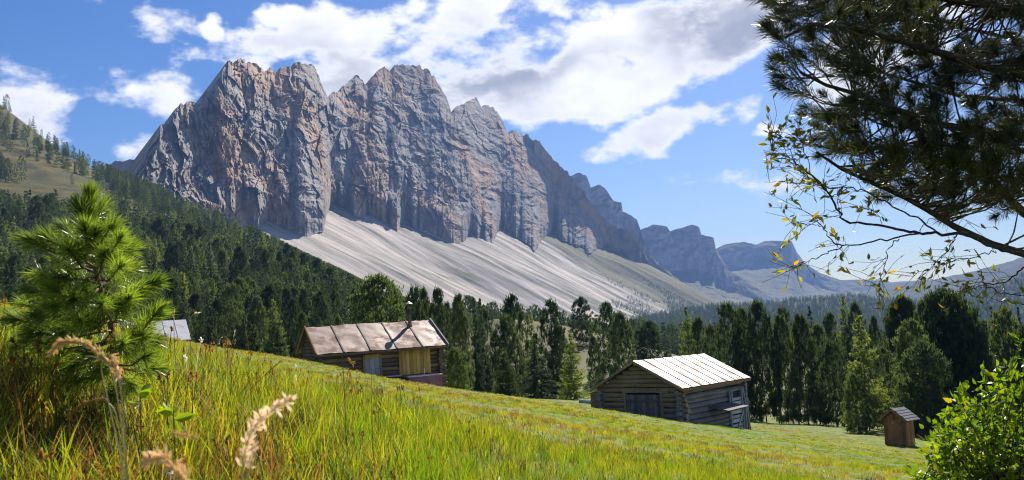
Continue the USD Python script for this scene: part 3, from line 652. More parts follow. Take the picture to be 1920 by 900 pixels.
near_trees = [
    # name, kind, variant, tip px, tip py, distance, crown width px, label
    ('young_spruce', 'young_spruce', 0, 475, 607, 66, 60, 'small bright green conifer standing left of the rust roofed hut, leftmost of two'),
    ('young_spruce', 'young_spruce', 1, 523, 608, 64, 56, 'small bright green conifer just left of the gable of the rust roofed hut'),
    ('stone_pine', 'pine', 1, 566, 584, 74, 34, 'small dark rounded pine behind the left end of the rust roofed hut'),
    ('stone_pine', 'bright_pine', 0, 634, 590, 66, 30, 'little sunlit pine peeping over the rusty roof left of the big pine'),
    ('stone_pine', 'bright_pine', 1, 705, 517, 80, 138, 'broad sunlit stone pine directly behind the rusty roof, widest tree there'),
    ('stone_pine', 'pine', 2, 679, 526, 92, 42, 'dark slim pine at the left shoulder of the broad pine behind the rusty roof'),
    ('stone_pine', 'pine', 0, 737, 534, 92, 44, 'dark pine at the right shoulder of the broad pine behind the rusty roof'),
    ('stone_pine', 'pine', 3, 757, 560, 98, 36, 'low dark pine left of the chimney behind the rusty roof'),
    ('stone_pine', 'pine', 1, 776, 536, 86, 44, 'dark round topped pine right behind the chimney pipe, left one of a close pair'),
    ('stone_pine', 'pine', 2, 794, 539, 88, 40, 'dark round topped pine behind the chimney pipe, right one of a close pair'),
    ('stone_pine', 'pine', 3, 820, 539, 86, 46, 'round headed pine above the right end of the rusty roof'),
    ('stone_pine', 'pine', 4, 838, 566, 92, 40, 'short dark pine between two taller pines right of the rusty roof'),
    ('stone_pine', 'pine', 2, 858, 551, 80, 48, 'dark dome topped pine just right of the rusty roof'),
    ('spruce_tree', 'spruce', 2, 888, 554, 84, 44, 'pointed dark conifer, left of two thin tips above the meadow edge'),
    ('spruce_tree', 'spruce', 0, 899, 556, 87, 46, 'pointed dark conifer, right of two thin tips above the meadow edge'),
    ('stone_pine', 'pine', 4, 906, 578, 90, 44, 'broad dark pine right under the two thin conifer tips'),
    ('stone_pine', 'bright_pine', 0, 853, 650, 57, 50, 'small egg shaped pine beside the right wall of the rust roofed hut'),
    ('stone_pine', 'pine', 0, 960, 552, 88, 54, 'tall dark reddish brown pine above the middle of the meadow edge'),
    ('stone_pine', 'pine', 3, 948, 590, 84, 60, 'dark bushy pine at the foot of the tall reddish brown pine'),
    ('larch_tree', 'larch', 0, 994, 588, 92, 54, 'pale green soft larch right of the tall reddish brown pine'),
    ('young_spruce', 'young_spruce', 0, 945, 650, 70, 50, 'small blue green cone shaped conifer before dark pines at the meadow edge'),
    ('spruce_tree', 'spruce', 1, 1003, 622, 78, 82, 'wide soft grey green spruce reaching down to the meadow edge'),
    ('stone_pine', 'pine', 2, 1030, 562, 88, 52, 'dark pine with a slim head, second tall one right of the reddish brown pine'),
    ('stone_pine', 'pine', 1, 1046, 610, 86, 48, 'dark pine low against the trunk side of the slim headed pine'),
    ('stone_pine', 'pine', 0, 1088, 557, 150, 44, 'dark column pine standing alone on the bright green knoll'),
    ('larch_tree', 'larch', 1, 1069, 622, 76, 64, 'thin see through larch with a bare trunk left of the grey roofed barn'),
    ('stone_pine', 'pine', 4, 1112, 630, 100, 30, 'narrow dark pine between the larch and the twin pines left of the barn roof'),
    ('stone_pine', 'pine', 3, 1135, 566, 112, 50, 'dark pine, taller left one of the twin pines above the barn gable'),
    ('stone_pine', 'pine', 1, 1160, 585, 104, 54, 'dark pine, shorter right one of the twin pines above the barn gable'),
    ('stone_pine', 'pine', 2, 1196, 618, 140, 26, 'small dark pine leaning against the pine above the barn ridge'),
    ('stone_pine', 'pine', 0, 1215, 602, 140, 44, 'dark lone pine on the green knoll straight above the barn ridge'),
    ('pine_bush', 'pine', 1, 1250, 657, 130, 22, 'tiny dark pine bush on the green knoll above the barn roof'),
    ('larch_tree', 'larch', 0, 1285, 574, 105, 62, 'grey green larch right of the green knoll behind the barn roof'),
    ('stone_pine', 'pine', 4, 1308, 592, 100, 42, 'dark pine close behind the grey green larch above the barn roof'),
    ('stone_pine', 'pine', 2, 1331, 608, 92, 44, 'short dark pine left of the broad twin topped pine'),
    ('stone_pine', 'pine', 0, 1362, 568, 86, 64, 'left half of a dense dark pine pair above the barn roof'),
    ('stone_pine', 'pine', 2, 1389, 575, 88, 60, 'right half of a dense dark pine pair above the barn roof'),
    ('stone_pine', 'pine', 3, 1419, 563, 84, 62, 'tall pine with a tufted pointed head right of the barn'),
    ('stone_pine', 'pine', 4, 1466, 576, 112, 48, 'dome headed pine peering over the row right of the barn'),
    ('stone_pine', 'pine', 1, 1462, 590, 84, 60, 'tall sun edged pine in the row right of the barn, second from the barn'),
    ('stone_pine', 'pine', 0, 1499, 588, 86, 64, 'tall sun edged pine in the row right of the barn, third from the barn'),
    ('spruce_tree', 'spruce', 2, 1516, 571, 108, 46, 'slim spruce tip behind the row of pines right of the barn'),
    ('stone_pine', 'pine', 3, 1530, 606, 88, 56, 'shaded pine right of the slim spruce tip'),
    ('stone_pine', 'pine', 2, 1556, 640, 80, 66, 'very dark low pine at the right end of the row behind the barn'),
    ('stone_pine', 'pine', 1, 1554, 583, 118, 40, 'dark round pine left of the brown green larch on the far side'),
    ('larch_tree', 'larch', 1, 1580, 553, 122, 62, 'brown green feathery larch rising above the row right of the barn'),
    ('stone_pine', 'pine', 4, 1602, 566, 120, 42, 'dark round pine leaning on the brown green larch'),
    ('larch_tree', 'larch', 0, 1610, 587, 70, 92, 'bright yellow green larch in the middle of the right hand trees'),
    ('stone_pine', 'pine', 3, 1637, 592, 118, 32, 'small dark pine tip right of the bright yellow green larch'),
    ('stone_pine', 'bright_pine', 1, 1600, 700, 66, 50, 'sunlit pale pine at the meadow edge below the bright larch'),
    ('stone_pine', 'pine', 0, 1650, 650, 76, 74, 'dark pine behind the little wooden outhouse'),
    ('stone_pine', 'big_pine', 0, 1690, 556, 82, 84, 'tall broad pine left of the largest pine above the outhouse'),
    ('stone_pine', 'big_pine', 0, 1768, 543, 72, 120, 'largest stone pine with many heads right above the outhouse'),
    ('stone_pine', 'pine', 1, 1738, 556, 74, 84, 'tall head leaning on the left side of the largest pine above the outhouse'),
    ('stone_pine', 'big_pine', 0, 1802, 592, 70, 92, 'lower right shoulder pine growing against the largest pine'),
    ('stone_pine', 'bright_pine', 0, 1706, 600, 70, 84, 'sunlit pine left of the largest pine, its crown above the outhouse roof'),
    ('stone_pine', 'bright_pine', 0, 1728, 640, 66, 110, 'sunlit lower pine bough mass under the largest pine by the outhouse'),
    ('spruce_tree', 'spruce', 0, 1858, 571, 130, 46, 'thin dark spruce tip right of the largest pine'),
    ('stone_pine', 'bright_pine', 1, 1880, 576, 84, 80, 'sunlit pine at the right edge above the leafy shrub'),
    ('spruce_tree', 'spruce', 2, 1908, 572, 125, 34, 'thin dark spruce at the far right edge of the view'),
    ('stone_pine', 'big_pine', 0, 1925, 610, 80, 90, 'shaded pine cut off by the right edge above the leafy shrub'),
    ('stone_pine', 'pine', 2, 1840, 600, 110, 60, 'dark pine in the gap right of the largest pine'),
]
for nm, kd, vr, px, py, d, w, lb in near_trees:
    plant_tree(nm, kd, vr, px, py, d, w, lb)

# the wooded mountainside on the left: the trees that show largest stand one by one, the rest are one forest
rng = np.random.default_rng(5)
cand = []
tries = 0
while tries < 110000:
    tries += 1
    a = rng.uniform(-.74, -.03)
    d = math.exp(rng.uniform(math.log(112), math.log(900)))
    cand.append((a, d))
cand = np.array(cand)
cx, cy = cand[:, 0] * cand[:, 1], cand[:, 1]
cz = ground_z(cx, cy)
cpx, cpy = project(np.c_[cx, cy, cz])
# how thick the wood stands, by place on the slope: dense low and to the right, open pasture above
ridge_line = np.interp(cpx, [0, 110, 187, 300, 480, 660, 900], [190, 281, 328, 372, 462, 545, 650])
belo = cpy - ridge_line
clump = fbm(np.stack([cx / 60, cy / 60, 0 * cx], -1), 3, 77)
dens = np.where(cpx < 210, smoothstep(230, 420, belo) * .4 + .012 + .04 * (clump > .56), np.where(cpx < 330, .10 + .9 * smoothstep(130, 210, belo) + .5 * (belo < 22), .36 + .64 * smoothstep(50, 120, belo)))
dens = dens * np.clip((clump - .24) * 3.4, .08, 1.3)
dens = np.where((cpx > 235) & (cpx < 470) & (cpy > 400) & (cpy < 490) & (clump < .53), dens * .16, dens)
dens = np.where((cpx < 470) & (belo > 32) & (belo < 190) & (clump < .56), dens * .22, dens)
dens = np.where((cpx < 200) & (belo < 130), dens * .22, dens)
dens = np.where(belo < -8, 0, dens)
area_w = (cy / 420) ** 2 * 1.15
keep = (rng.random(len(cand)) < np.clip(dens * area_w * 1.0 + (dens > .5) * .02, 0, 1)) & (cpx > -80) & (cpx < 900) & (cy > np.where(cpx < 620, 118, 150))
pts = np.c_[cx, cy, cz][keep]
# thin out trees that stand on one another
tree_kd = cKDTree(pts[:, :2])
gone = set()
for i, j in sorted(tree_kd.query_pairs(3.6)):
    if i not in gone:
        gone.add(j)
pts = pts[[i for i in range(len(pts)) if i not in gone]]
hs = rng.uniform(8, 17, len(pts)) * np.clip(1.15 - (pts[:, 1] - 300) / 1800, .7, 1.1)
hs = np.where(pts[:, 1] < 240, hs * .68, np.where(pts[:, 1] > 330, hs * 1.2, hs))
tip_limit = np.interp(project(pts)[0], [-100, 0, 110, 187, 300, 480, 560, 660, 720, 900], [110, 150, 255, 300, 345, 425, 465, 512, 545, 590])
hs = np.minimum(hs, (project(pts)[1] - tip_limit) / FOC * pts[:, 1])
pts, hs = pts[hs > 5], hs[hs > 5]
sz = hs / pts[:, 1]
order = np.argsort(-sz)
kinds = rng.choice(['pine', 'spruce', 'larch'], len(pts), p=[.42, .30, .28])
print('hillside trees', len(pts))
wide_of = {'pine': .34, 'spruce': .38, 'larch': .40}
for i in order[:245]:
    k = kinds[i]
    x, y, z = pts[i]
    w = hs[i] * wide_of[k] * rng.uniform(.85, 1.2)
    tpx = project(np.array([[x, y, z]]))[0][0]
    zone = 'low on the wooded slope left of the young pine' if tpx < 180 else 'in the lower wood between young pine and rusty hut' if tpx < 560 else 'in the wood rising behind the rusty roof'
    th = thing('stone_pine' if k == 'pine' else k + '_tree', f"{ {'pine': 'dark round topped pine', 'spruce': 'dark pointed spruce', 'larch': 'lighter green larch'}[k]} {zone}", 'tree', (x, y, z - .2), rng.uniform(0, 6.28), f"{ {'pine': 'pines', 'spruce': 'spruces', 'larch': 'larches'}[k]} {zone}", scale=(w, w, hs[i]))
    pr = stage.GetPrimAtPath(th)
    pr.GetReferences().AddInternalReference(TREE_KINDS[k][int(rng.integers(9)) % len(TREE_KINDS[k])])
    pr.SetInstanceable(True)


def quats(yaw, tilt=None, tdir=None):
    q = np.zeros((len(yaw), 4))
    q[:, 0], q[:, 3] = np.cos(yaw / 2), np.sin(yaw / 2)
    return q


def instancer(path, protos, pos, idx, yaw, scale, tilt=None):
    pi = UsdGeom.PointInstancer.Define(stage, path)
    pi.CreatePositionsAttr(Vt.Vec3fArray.FromNumpy(np.asarray(pos, np.float32)))
    pi.CreateProtoIndicesAttr(Vt.IntArray.FromNumpy(np.asarray(idx, np.int32)))
    q = quats(np.asarray(yaw, float)) if np.ndim(yaw) == 1 else np.asarray(yaw, float)
    pi.CreateOrientationsfAttr(Vt.QuatfArray([Gf.Quatf(float(a), float(b), float(c), float(d)) for a, b, c, d in q]))
    s = np.asarray(scale, float)
    if s.ndim == 1:
        s = np.repeat(s[:, None], 3, 1)
    pi.CreateScalesAttr(Vt.Vec3fArray.FromNumpy(s.astype(np.float32)))
    rel = pi.CreatePrototypesRel()
    for k, build in enumerate(protos):
        pp = build(f'{path}/kind_{k}')
        rel.AddTarget(pp)
    return pi


def tree_proto(crown, trunk, mat):
    def b(path):
        UsdGeom.Xform.Define(stage, path)
        usdkit.mesh(stage, path + '/crown', crown, mat)
        usdkit.mesh(stage, path + '/trunk', trunk, bark_look)
        return path
    return b


small = [tree_proto(pine_crown(200 + i, n=140, k=10, lump=.35, bw=.032), trunk_mesh(60 + i), pine_look) for i in range(3)] + \
        [tree_proto(conifer_crown(210 + i, whorls=15, per=7, k=8, bw=.028), trunk_mesh(64 + i), spruce_look) for i in range(2)] + \
        [tree_proto(conifer_crown(214, whorls=15, per=7, k=8, airy=.15, bw=.028), trunk_mesh(67), larch_look)]
rest = order[245:]
pk = {'pine': (0, 3), 'spruce': (3, 2), 'larch': (5, 1)}
idx = [pk[kinds[i]][0] + int(rng.integers(pk[kinds[i]][1])) for i in rest]
w = np.array([hs[i] * wide_of[kinds[i]] * rng.uniform(.85, 1.25) for i in rest])
pi = instancer('/World/mountainside_forest', small, pts[rest] - [0, 0, .2], idx, rng.uniform(0, 6.28, len(rest)), np.c_[w, w, hs[rest]])
tag(pi, 'far conifers of the wood climbing the left mountainside below the cliffs', 'forest', kind='stuff')


# trees of the valley and of the forested ridges, too many and too far to count
def on_grid(q, nx, n, rngx, y_range, x_range, weight=None):
    qq = q.reshape(-1, nx, 3)
    i, j = rngx.integers(0, qq.shape[0] - 5, n), rngx.integers(0, nx - 1, n)
    u, v = rngx.random((n, 1)), rngx.random((n, 1))
    p = qq[i, j] * (1 - u) * (1 - v) + qq[i, j + 1] * u * (1 - v) + qq[i + 1, j] * (1 - u) * v + qq[i + 1, j + 1] * u * v
    x, y = project(p)
    return p[(x > x_range[0]) & (x < x_range[1]) & (y > y_range[0]) & (y < y_range[1])]


vp = on_grid(fr_q, fr_n[0], 17000, rng, (400, 900), (1180, 1990))
# the wood below the scree, and the near valley slopes
va, vd = rng.uniform(-.1, .62, 26000), np.exp(rng.uniform(math.log(300), math.log(1500), 26000))
vx, vy = va * vd, vd
vz = ground_z(vx, vy)
vpx, vpy = project(np.c_[vx, vy, vz])
kp = (fbm(np.stack([vx / 90, vy / 90, 0 * vx], -1), 3, 91) > .40) & (vpx > 880) & (rng.random(len(vx)) < np.clip((vd / 900) ** 2 * .8, 0, 1))
lowp = np.c_[vx, vy, vz][kp]
# open patches of dwarf pines climbing onto the toe of the scree
sq = P1 + rng.uniform(500, 1350, 5200)[:, None] * ud
sq = sq + rng.triangular(150, 520, 560, 5200)[:, None] * fall
spx, spy = project(sq)
sk = fbm(sq / 80, 3, 15) > (.56 - .25 * np.clip((spx - 1180) / 150, 0, 1))
sq = sq[sk & (spx > 800) & (spx < 1420) & (spy < 620)]
allp = np.vstack([vp, lowp, sq])
hh = np.r_[rng.uniform(7, 12, len(vp)), rng.uniform(9, 18, len(lowp)), rng.uniform(3, 9, len(sq))]
ww = hh * rng.uniform(.38, .55, len(hh))
print('valley trees', len(allp))
pi = instancer('/World/valley_forest', small, allp - [0, 0, .3], rng.choice(6, len(allp), p=[.2, .2, .2, .17, .17, .06]), rng.uniform(0, 6.28, len(allp)), np.c_[ww, ww, hh])
tag(pi, 'blue hazy conifer forest covering the valley and its middle ridge', 'forest', kind='stuff')

# ------------------------------------------------------------------ buildings
def wood_look(name, cols, stretch=(1, 1, 1), scale=3.0, rough=.85, spec=.15, per=.5):
    """Weathered wood: tone by the board, grain along it (object space x)."""
    nodes = {'tc': ('texture_coordinate', {}), 'g': ('geometry', {}), 'm': ('mapping', {'mapping_type': 'point', 'scale': stretch}), 'n': ('noise_texture', {'scale': scale, 'detail': 8., 'roughness': .65}),
             'n2': ('noise_texture', {'scale': .9, 'detail': 3.}), 'a': ('math', {'math_type': 'multiply_add', 'value2': .6}), 'b1': ('math', {'math_type': 'multiply', 'value2': per}),
             'r': ('rgb_ramp', {'ramp': [(.25 + .6 * i / (len(cols) - 1), c) for i, c in enumerate(cols)]}), 'b': ('bump', {'strength': .8, 'distance': .012}), 'p': ('principled_bsdf', {'roughness': rough, 'specular_ior_level': spec})}
    links = [('g.position', 'm.vector'), ('m.vector', 'n.vector'), ('g.position', 'n2.vector'), ('n2.fac', 'b1.value1'), ('n.fac', 'a.value1'), ('b1.value', 'a.value3'), ('a.value', 'r.fac'), ('r.color', 'p.base_color'), ('n.fac', 'b.height'), ('b.normal', 'p.normal')]
    return look(name, nodes, links)


log_brown = wood_look('brown_log_look', [(0.0416, 0.0288, 0.0184), (0.1248, 0.0832, 0.052), (0.2288, 0.1664, 0.104)], (1.2, 1.2, 9))
log_grey = wood_look('grey_log_look', [(0.0658, 0.0605, 0.0605), (0.1641, 0.1536, 0.1482), (0.329, 0.3071, 0.2965)], (1.2, 1.2, 9))
log_gable = wood_look('gable_log_look', [(0.0791, 0.0554, 0.0343), (0.224, 0.1581, 0.0922), (0.4216, 0.3162, 0.1976)], (1.2, 1.2, 9))
board_dark = [wood_look(f'dark_board_look_{i}', [tuple(k * np.array(c)) for c in ((.045, .04, .037), (.12, .105, .095), (.22, .20, .18))], (9, 9, .8)) for i, k in enumerate((.8, 1.05, 1.35))]
board_yellow = [wood_look(f'honey_board_look_{i}', [tuple(k * np.array(c)) for c in ((.22, .12, .03), (.42, .25, .07), (.55, .36, .12))], (9, 9, .8)) for i, k in enumerate((.75, 1.0, 1.2))]
board_brown = [wood_look(f'brown_board_look_{i}', [tuple(k * np.array(c)) for c in ((.10, .045, .018), (.22, .105, .045), (.32, .17, .08))], (9, 9, .8)) for i, k in enumerate((.75, 1.0, 1.2))]
board_pale = [wood_look(f'silver_board_look_{i}', [tuple(k * np.array(c)) for c in ((.16, .16, .17), (.30, .30, .32), (.46, .46, .48))], (1.5, 1.5, 9)) for i, k in enumerate((.8, 1.0))]
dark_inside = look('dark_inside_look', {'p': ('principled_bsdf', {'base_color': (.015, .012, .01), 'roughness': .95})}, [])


def sheet_look(name, base, stain, rough, metal, fac=(.45, .65), scale=1.3):
    nodes = {'g': ('geometry', {}), 'm': ('mapping', {'mapping_type': 'point', 'scale': (1, 1, 1)}), 'n': ('noise_texture', {'scale': scale, 'detail': 8., 'roughness': .62}), 'n2': ('noise_texture', {'scale': 14., 'detail': 5.}),
             'w': ('map_range', {'range_type': 'smoothstep', 'from_min': fac[0], 'from_max': fac[1], 'to_min': 0., 'to_max': 1.}), 'c': ('mix_color', {'a': base, 'b': stain}), 'v': ('map_range', {'from_min': .3, 'from_max': .7, 'to_min': .78, 'to_max': 1.15}), 'cv': ('vector_math', {'math_type': 'scale'}),
             'ro': ('map_range', {'from_min': 0., 'from_max': 1., 'to_min': rough, 'to_max': min(1, rough + .3)}), 'b': ('bump', {'strength': .35, 'distance': .02}), 'p': ('principled_bsdf', {'metallic': metal, 'specular_ior_level': .5})}
    links = [('g.position', 'n.vector'), ('g.position', 'n2.vector'), ('n.fac', 'w.value'), ('w.result', 'c.fac'), ('n2.fac', 'v.value'), ('c.result', 'cv.vector1'), ('v.result', 'cv.scale'), ('cv.vector', 'p.base_color'), ('w.result', 'ro.value'), ('ro.result', 'p.roughness'), ('n.fac', 'b.height'), ('b.normal', 'p.normal')]
    return look(name, nodes, links)


rust_sheet = sheet_look('rusty_sheet_look', (.23, .155, .125), (.15, .072, .042), .54, .08, (.42, .62), 1.0)
grey_sheet = sheet_look('pale_sheet_look', (.42, .41, .41), (.20, .155, .125), .46, .35, (.46, .62), 1.1)
dull_sheet = sheet_look('dull_sheet_look', (.40, .40, .42), (.27, .26, .26), .5, .2)
seam_look = look('seam_look', {'p': ('principled_bsdf', {'base_color': (.07, .05, .042), 'roughness': .8})}, [])
pipe_look = sheet_look('stove_pipe_look', (.16, .105, .05), (.05, .04, .035), .45, .6)
cap_look = sheet_look('pipe_cap_look', (.62, .58, .52), (.35, .28, .22), .35, .7)


def frame(x, y, z, yaw, roll=0.0, pit=0.0):
    cy, sy, cr, sr, cp, sp = math.cos(yaw), math.sin(yaw), math.cos(roll), math.sin(roll), math.cos(pit), math.sin(pit)
    R = np.array([[cr, 0, -sr], [0, 1, 0], [sr, 0, cr]]) @ np.array([[1, 0, 0], [0, cp, -sp], [0, sp, cp]]) @ np.array([[cy, -sy, 0], [sy, cy, 0], [0, 0, 1]])
    m = np.eye(4); m[:3, :3] = R.T; m[3, :3] = (x, y, z)
    return m


def box(x0, x1, y0, y1, z0, z1):
    m = trimesh.creation.box((x1 - x0, y1 - y0, z1 - z0))
    m.apply_translation(((x0 + x1) / 2, (y0 + y1) / 2, (z0 + z1) / 2))
    return np.array(m.vertices), np.array(m.faces)


def beam(a, b, w, h, upv=(0, 0, 1)):
    """A squared bar from a to b, w across and h along upv."""
    a, b = np.asarray(a, float), np.asarray(b, float)
    t = unit(b - a); s = unit(np.cross(t, upv)); u = np.cross(s, t)
    v = np.array([p + s * i * w / 2 + u * j * h / 2 for p in (a, b) for i, j in ((-1, -1), (1, -1), (1, 1), (-1, 1))])
    f = np.array([[0, 1, 2], [0, 2, 3], [4, 6, 5], [4, 7, 6]] + [t for k in range(4) for t in ((k, k + 4, (k + 1) % 4), ((k + 1) % 4, k + 4, (k + 1) % 4 + 4))])
    return v, f[:, ::-1]


brng = np.random.default_rng(21)


def log_mesh(a, b, r, seg=6):
    a, b = np.asarray(a, float), np.asarray(b, float)
    t = np.linspace(0, 1, seg)[:, None]
    p = a + (b - a) * t + brng.normal(size=(seg, 3)) * r * .07
    return tube(p, r * (1 + brng.normal(size=seg) * .05), 8)


def sheet(o, ex, ey, nx, ny, amp, seed, thick=.02):
    """A roof sheet from corner o along ex and ey, a little buckled, with thickness."""
    o, ex, ey = (np.asarray(v, float) for v in (o, ex, ey))
    n = unit(np.cross(ex, ey))
    u, v = np.meshgrid(np.linspace(0, 1, nx), np.linspace(0, 1, ny))
    p = o + u[..., None] * ex + v[..., None] * ey
    wob = (fbm(p * 1.9, 3, seed) - .5) * amp
    wob = wob * np.sin(np.clip(u, 0, 1) * np.pi) ** .5
    q = p + n * wob[..., None]
    nn = nx * ny
    vs = np.vstack([q.reshape(-1, 3), (q - n * thick).reshape(-1, 3)])
    f = grid_faces(ny, nx)
    edge = [i for i in range(nx)] + [nx * (j + 1) - 1 for j in range(1, ny)] + [nn - 1 - i for i in range(1, nx)] + [nx * (ny - 1 - j) for j in range(1, ny - 1)]
    e = np.array(edge); e2 = np.roll(e, -1)
    return vs, np.vstack([f, f[:, ::-1] + nn, np.stack([e2, e, e + nn], 1), np.stack([e2, e + nn, e2 + nn], 1)])


def gable_roof(root, L, W, hr, he, n, panel, seam, amp, seam_w=.05, seam_h=.05, back=True):
    sl_ = np.array([0, -W / 2, he - hr])
    for side in (-1, 1):
        for k in range(n):
            x0 = -L / 2 + L * k / n
            ey = np.array([0, side * W / 2, he - hr])
            o = np.array([x0, 0, hr])
            m = sheet(o, (L / n, 0, 0), ey, 8, 12, amp, k + 10 * side) if side < 0 else sheet(o + np.array([L / n, 0, 0]), (-L / n, 0, 0), ey, 6, 8, amp, k + 10)
            # gives an upward normal on both slopes
            obj('roof_panel', (m[0], m[1] if side > 0 else m[1]), panel, root, smooth=40)
        nrm = unit(np.array([0, -side * (he - hr), W / 2])); nrm = np.array([0, side * (hr - he), W / 2]); nrm = unit(nrm)
        for k in range(1, n):
            x0 = -L / 2 + L * k / n
            a = np.array([x0, 0, hr]) + nrm * seam_h * .4; b = np.array([x0, side * W / 2, he]) + nrm * seam_h * .4
            obj('seam', beam(a, b, seam_w, seam_h, nrm), seam, root)


def to_local(mat, p):
    R = mat[:3, :3]
    return (np.asarray(p) - mat[3, :3]) @ R.T


# --- the rust roofed hut
HA = frame(-8.902, 52.0, -2.671 + 0.0, .427, .009, .002)
hut = thing('log_hut', 'low log hut with a rusty sheet roof and a stove pipe behind the meadow edge', 'hut', matrix=HA)
L, W, hr, he = 7.70, 6.2, 3.74, 2.19
ww, wl = 4.5, 7.1
gable_roof(hut, L, W, hr, he, 5, rust_sheet, seam_look, .16, .07, .06)
for sx in (-1, 1):
    for sy in (-1, 1):
        a = np.array([sx * (L / 2 + .03), 0, hr + .02]); b = np.array([sx * (L / 2 + .03), sy * (W / 2 + .05), he - .02])
        obj('bargeboard', beam(a, b, .07, .20), board_pale[0] if sx > 0 else board_brown[1], hut)
obj('fascia', box(-L / 2, L / 2, -W / 2 - .05, -W / 2 - .012, he - .14, he - .025), log_brown, hut)
r = .125
for k in range(11):                                                   # walls: logs laid up, their ends crossing at the corners
    z = -.35 + k * .235
    for sy in (-1, 1):
        if z < he + .15:
            ext = .32 + .12 * brng.random()
            obj('log', log_mesh((-wl / 2 - .25, sy * ww / 2, z), (wl / 2 + ext, sy * ww / 2, z), r), log_brown if k % 3 else log_gable, hut, smooth=40)
    for sx in (-1, 1):
        ext = .25 + .1 * brng.random()
        obj('log', log_mesh((sx * wl / 2, -ww / 2 - ext, z + .115), (sx * wl / 2, ww / 2 + ext, z + .115), r), log_brown, hut, smooth=40)
for sx in (-1, 1):
    for k in range(6):
        z = 2.32 + k * .22
        half = (hr - .12 - z) / (hr - he) * W / 2
        if half > .25:
            obj('log', log_mesh((sx * wl / 2, -min(half, ww / 2 + .3), z), (sx * wl / 2, min(half, ww / 2 + .3), z), r * .95), log_brown, hut, smooth=40)
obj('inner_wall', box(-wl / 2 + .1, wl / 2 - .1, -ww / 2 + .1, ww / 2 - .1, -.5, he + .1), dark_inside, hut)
yf = -ww / 2 - r
for k in range(9):                                                    # upright honey coloured boards
    x0 = 1.02 + k * .215
    obj('board', box(x0, x0 + .205, yf - .05 - .008 * (k % 3), yf - .02, .62 + .02 * (k % 2), he + .05), board_yellow[(k * 7) % 3], hut)
obj('board_rail', box(.98, 3.0, yf - .09, yf - .065, .50, .60), log_brown, hut)
dr = obj('hatch_door', box(-1.02, -.12, yf - .045, yf + .02, .55, 1.75), board_pale[0], hut)
for k in range(3):
    obj('hatch_board', box(-1.0 + k * .29, -.735 + k * .29, yf - .062 - .004 * k, yf - .046, .58, 1.72), board_pale[k % 2], str(dr.GetPath()))
for x0 in (-1.12, -.12):
    obj('door_post', box(x0, x0 + .1, yf - .09, yf + .02, .35, 1.95), log_gable, hut)
obj('lintel', box(-1.0, -.14, yf - .08, yf + .01, 1.76, 1.96), board_yellow[1], hut)
obj('ledge', box(.15, 1.0, yf - .42, yf - .005, .60, .66), board_pale[1], hut)
ch = obj('chimney', tube([(2.36, -.62, 2.9), (2.36, -.62, 4.62)], .115, 14), pipe_look, hut, smooth=40)
cone = trimesh.creation.cone(.23, .16, sections=16); cone.apply_translation((2.36, -.62, 4.79))
obj('chimney_cap', cone, cap_look, str(ch.GetPath()))
obj('cap_strut', join([tube([(2.36 + .06 * math.cos(q), -.62 + .06 * math.sin(q), 4.60), (2.36 + .07 * math.cos(q), -.62 + .07 * math.sin(q), 4.80)], .01, 4) for q in (0, 2.1, 4.2)]), pipe_look, str(ch.GetPath()))
obj('flashing', tube([(2.36, -.62, 3.34), (2.36, -.62, 3.56)], [.19, .12], 14), pipe_look, str(ch.GetPath()))

red_plastic = mix_noise('red_trough_look', [(.16, .05, .05), (.24, .09, .10), (.22, .13, .17)], 2.5, rough=.5, spec=.4)
rim_look = look('trough_rim_look', {'p': ('principled_bsdf', {'base_color': (.42, .38, .48), 'roughness': .35, 'metallic': .3})}, [])
steel_look = look('steel_look', {'p': ('principled_bsdf', {'base_color': (.7, .7, .7), 'roughness': .3, 'metallic': .9})}, [])
trough_m = np.eye(4); trough_m = frame(0, 0, 0, 0) @ HA
tm = np.array(HA); off_ = np.array([2.3, yf - .62, 0.0]); tm[3, :3] = HA[3, :3] + off_ @ HA[:3, :3]
trough = thing('water_trough', 'dull red water trough with a spout in front of the honey coloured boards', 'trough', matrix=tm)
obj('basin', join([box(-1.0, 1.0, -.30, -.25, -.25, .50), box(-1.0, 1.0, .25, .30, -.25, .50), box(-1.0, -.95, -.247, .247, -.25, .50), box(.95, 1.0, -.247, .247, -.25, .50), box(-.947, .947, -.247, .247, -.2, .1)]), red_plastic, trough)
obj('rim', join([box(-1.06, 1.06, -.34, -.24, .503, .56), box(-1.06, 1.06, .24, .34, .503, .56), box(-1.06, -.94, -.238, .238, .503, .56), box(.94, 1.06, -.238, .238, .503, .56)]), rim_look, trough)
obj('water', box(-.945, .945, -.245, .245, .42, .44), look('trough_water_look', {'p': ('principled_bsdf', {'base_color': (.05, .07, .09), 'roughness': .05, 'specular_ior_level': .5})}, []), trough)
obj('spout', tube([(.15, .30, -.1), (.15, .30, .92), (.15, .24, .98), (.15, .10, .97), (.15, .06, .90)], .022, 8), steel_look, trough, smooth=40)

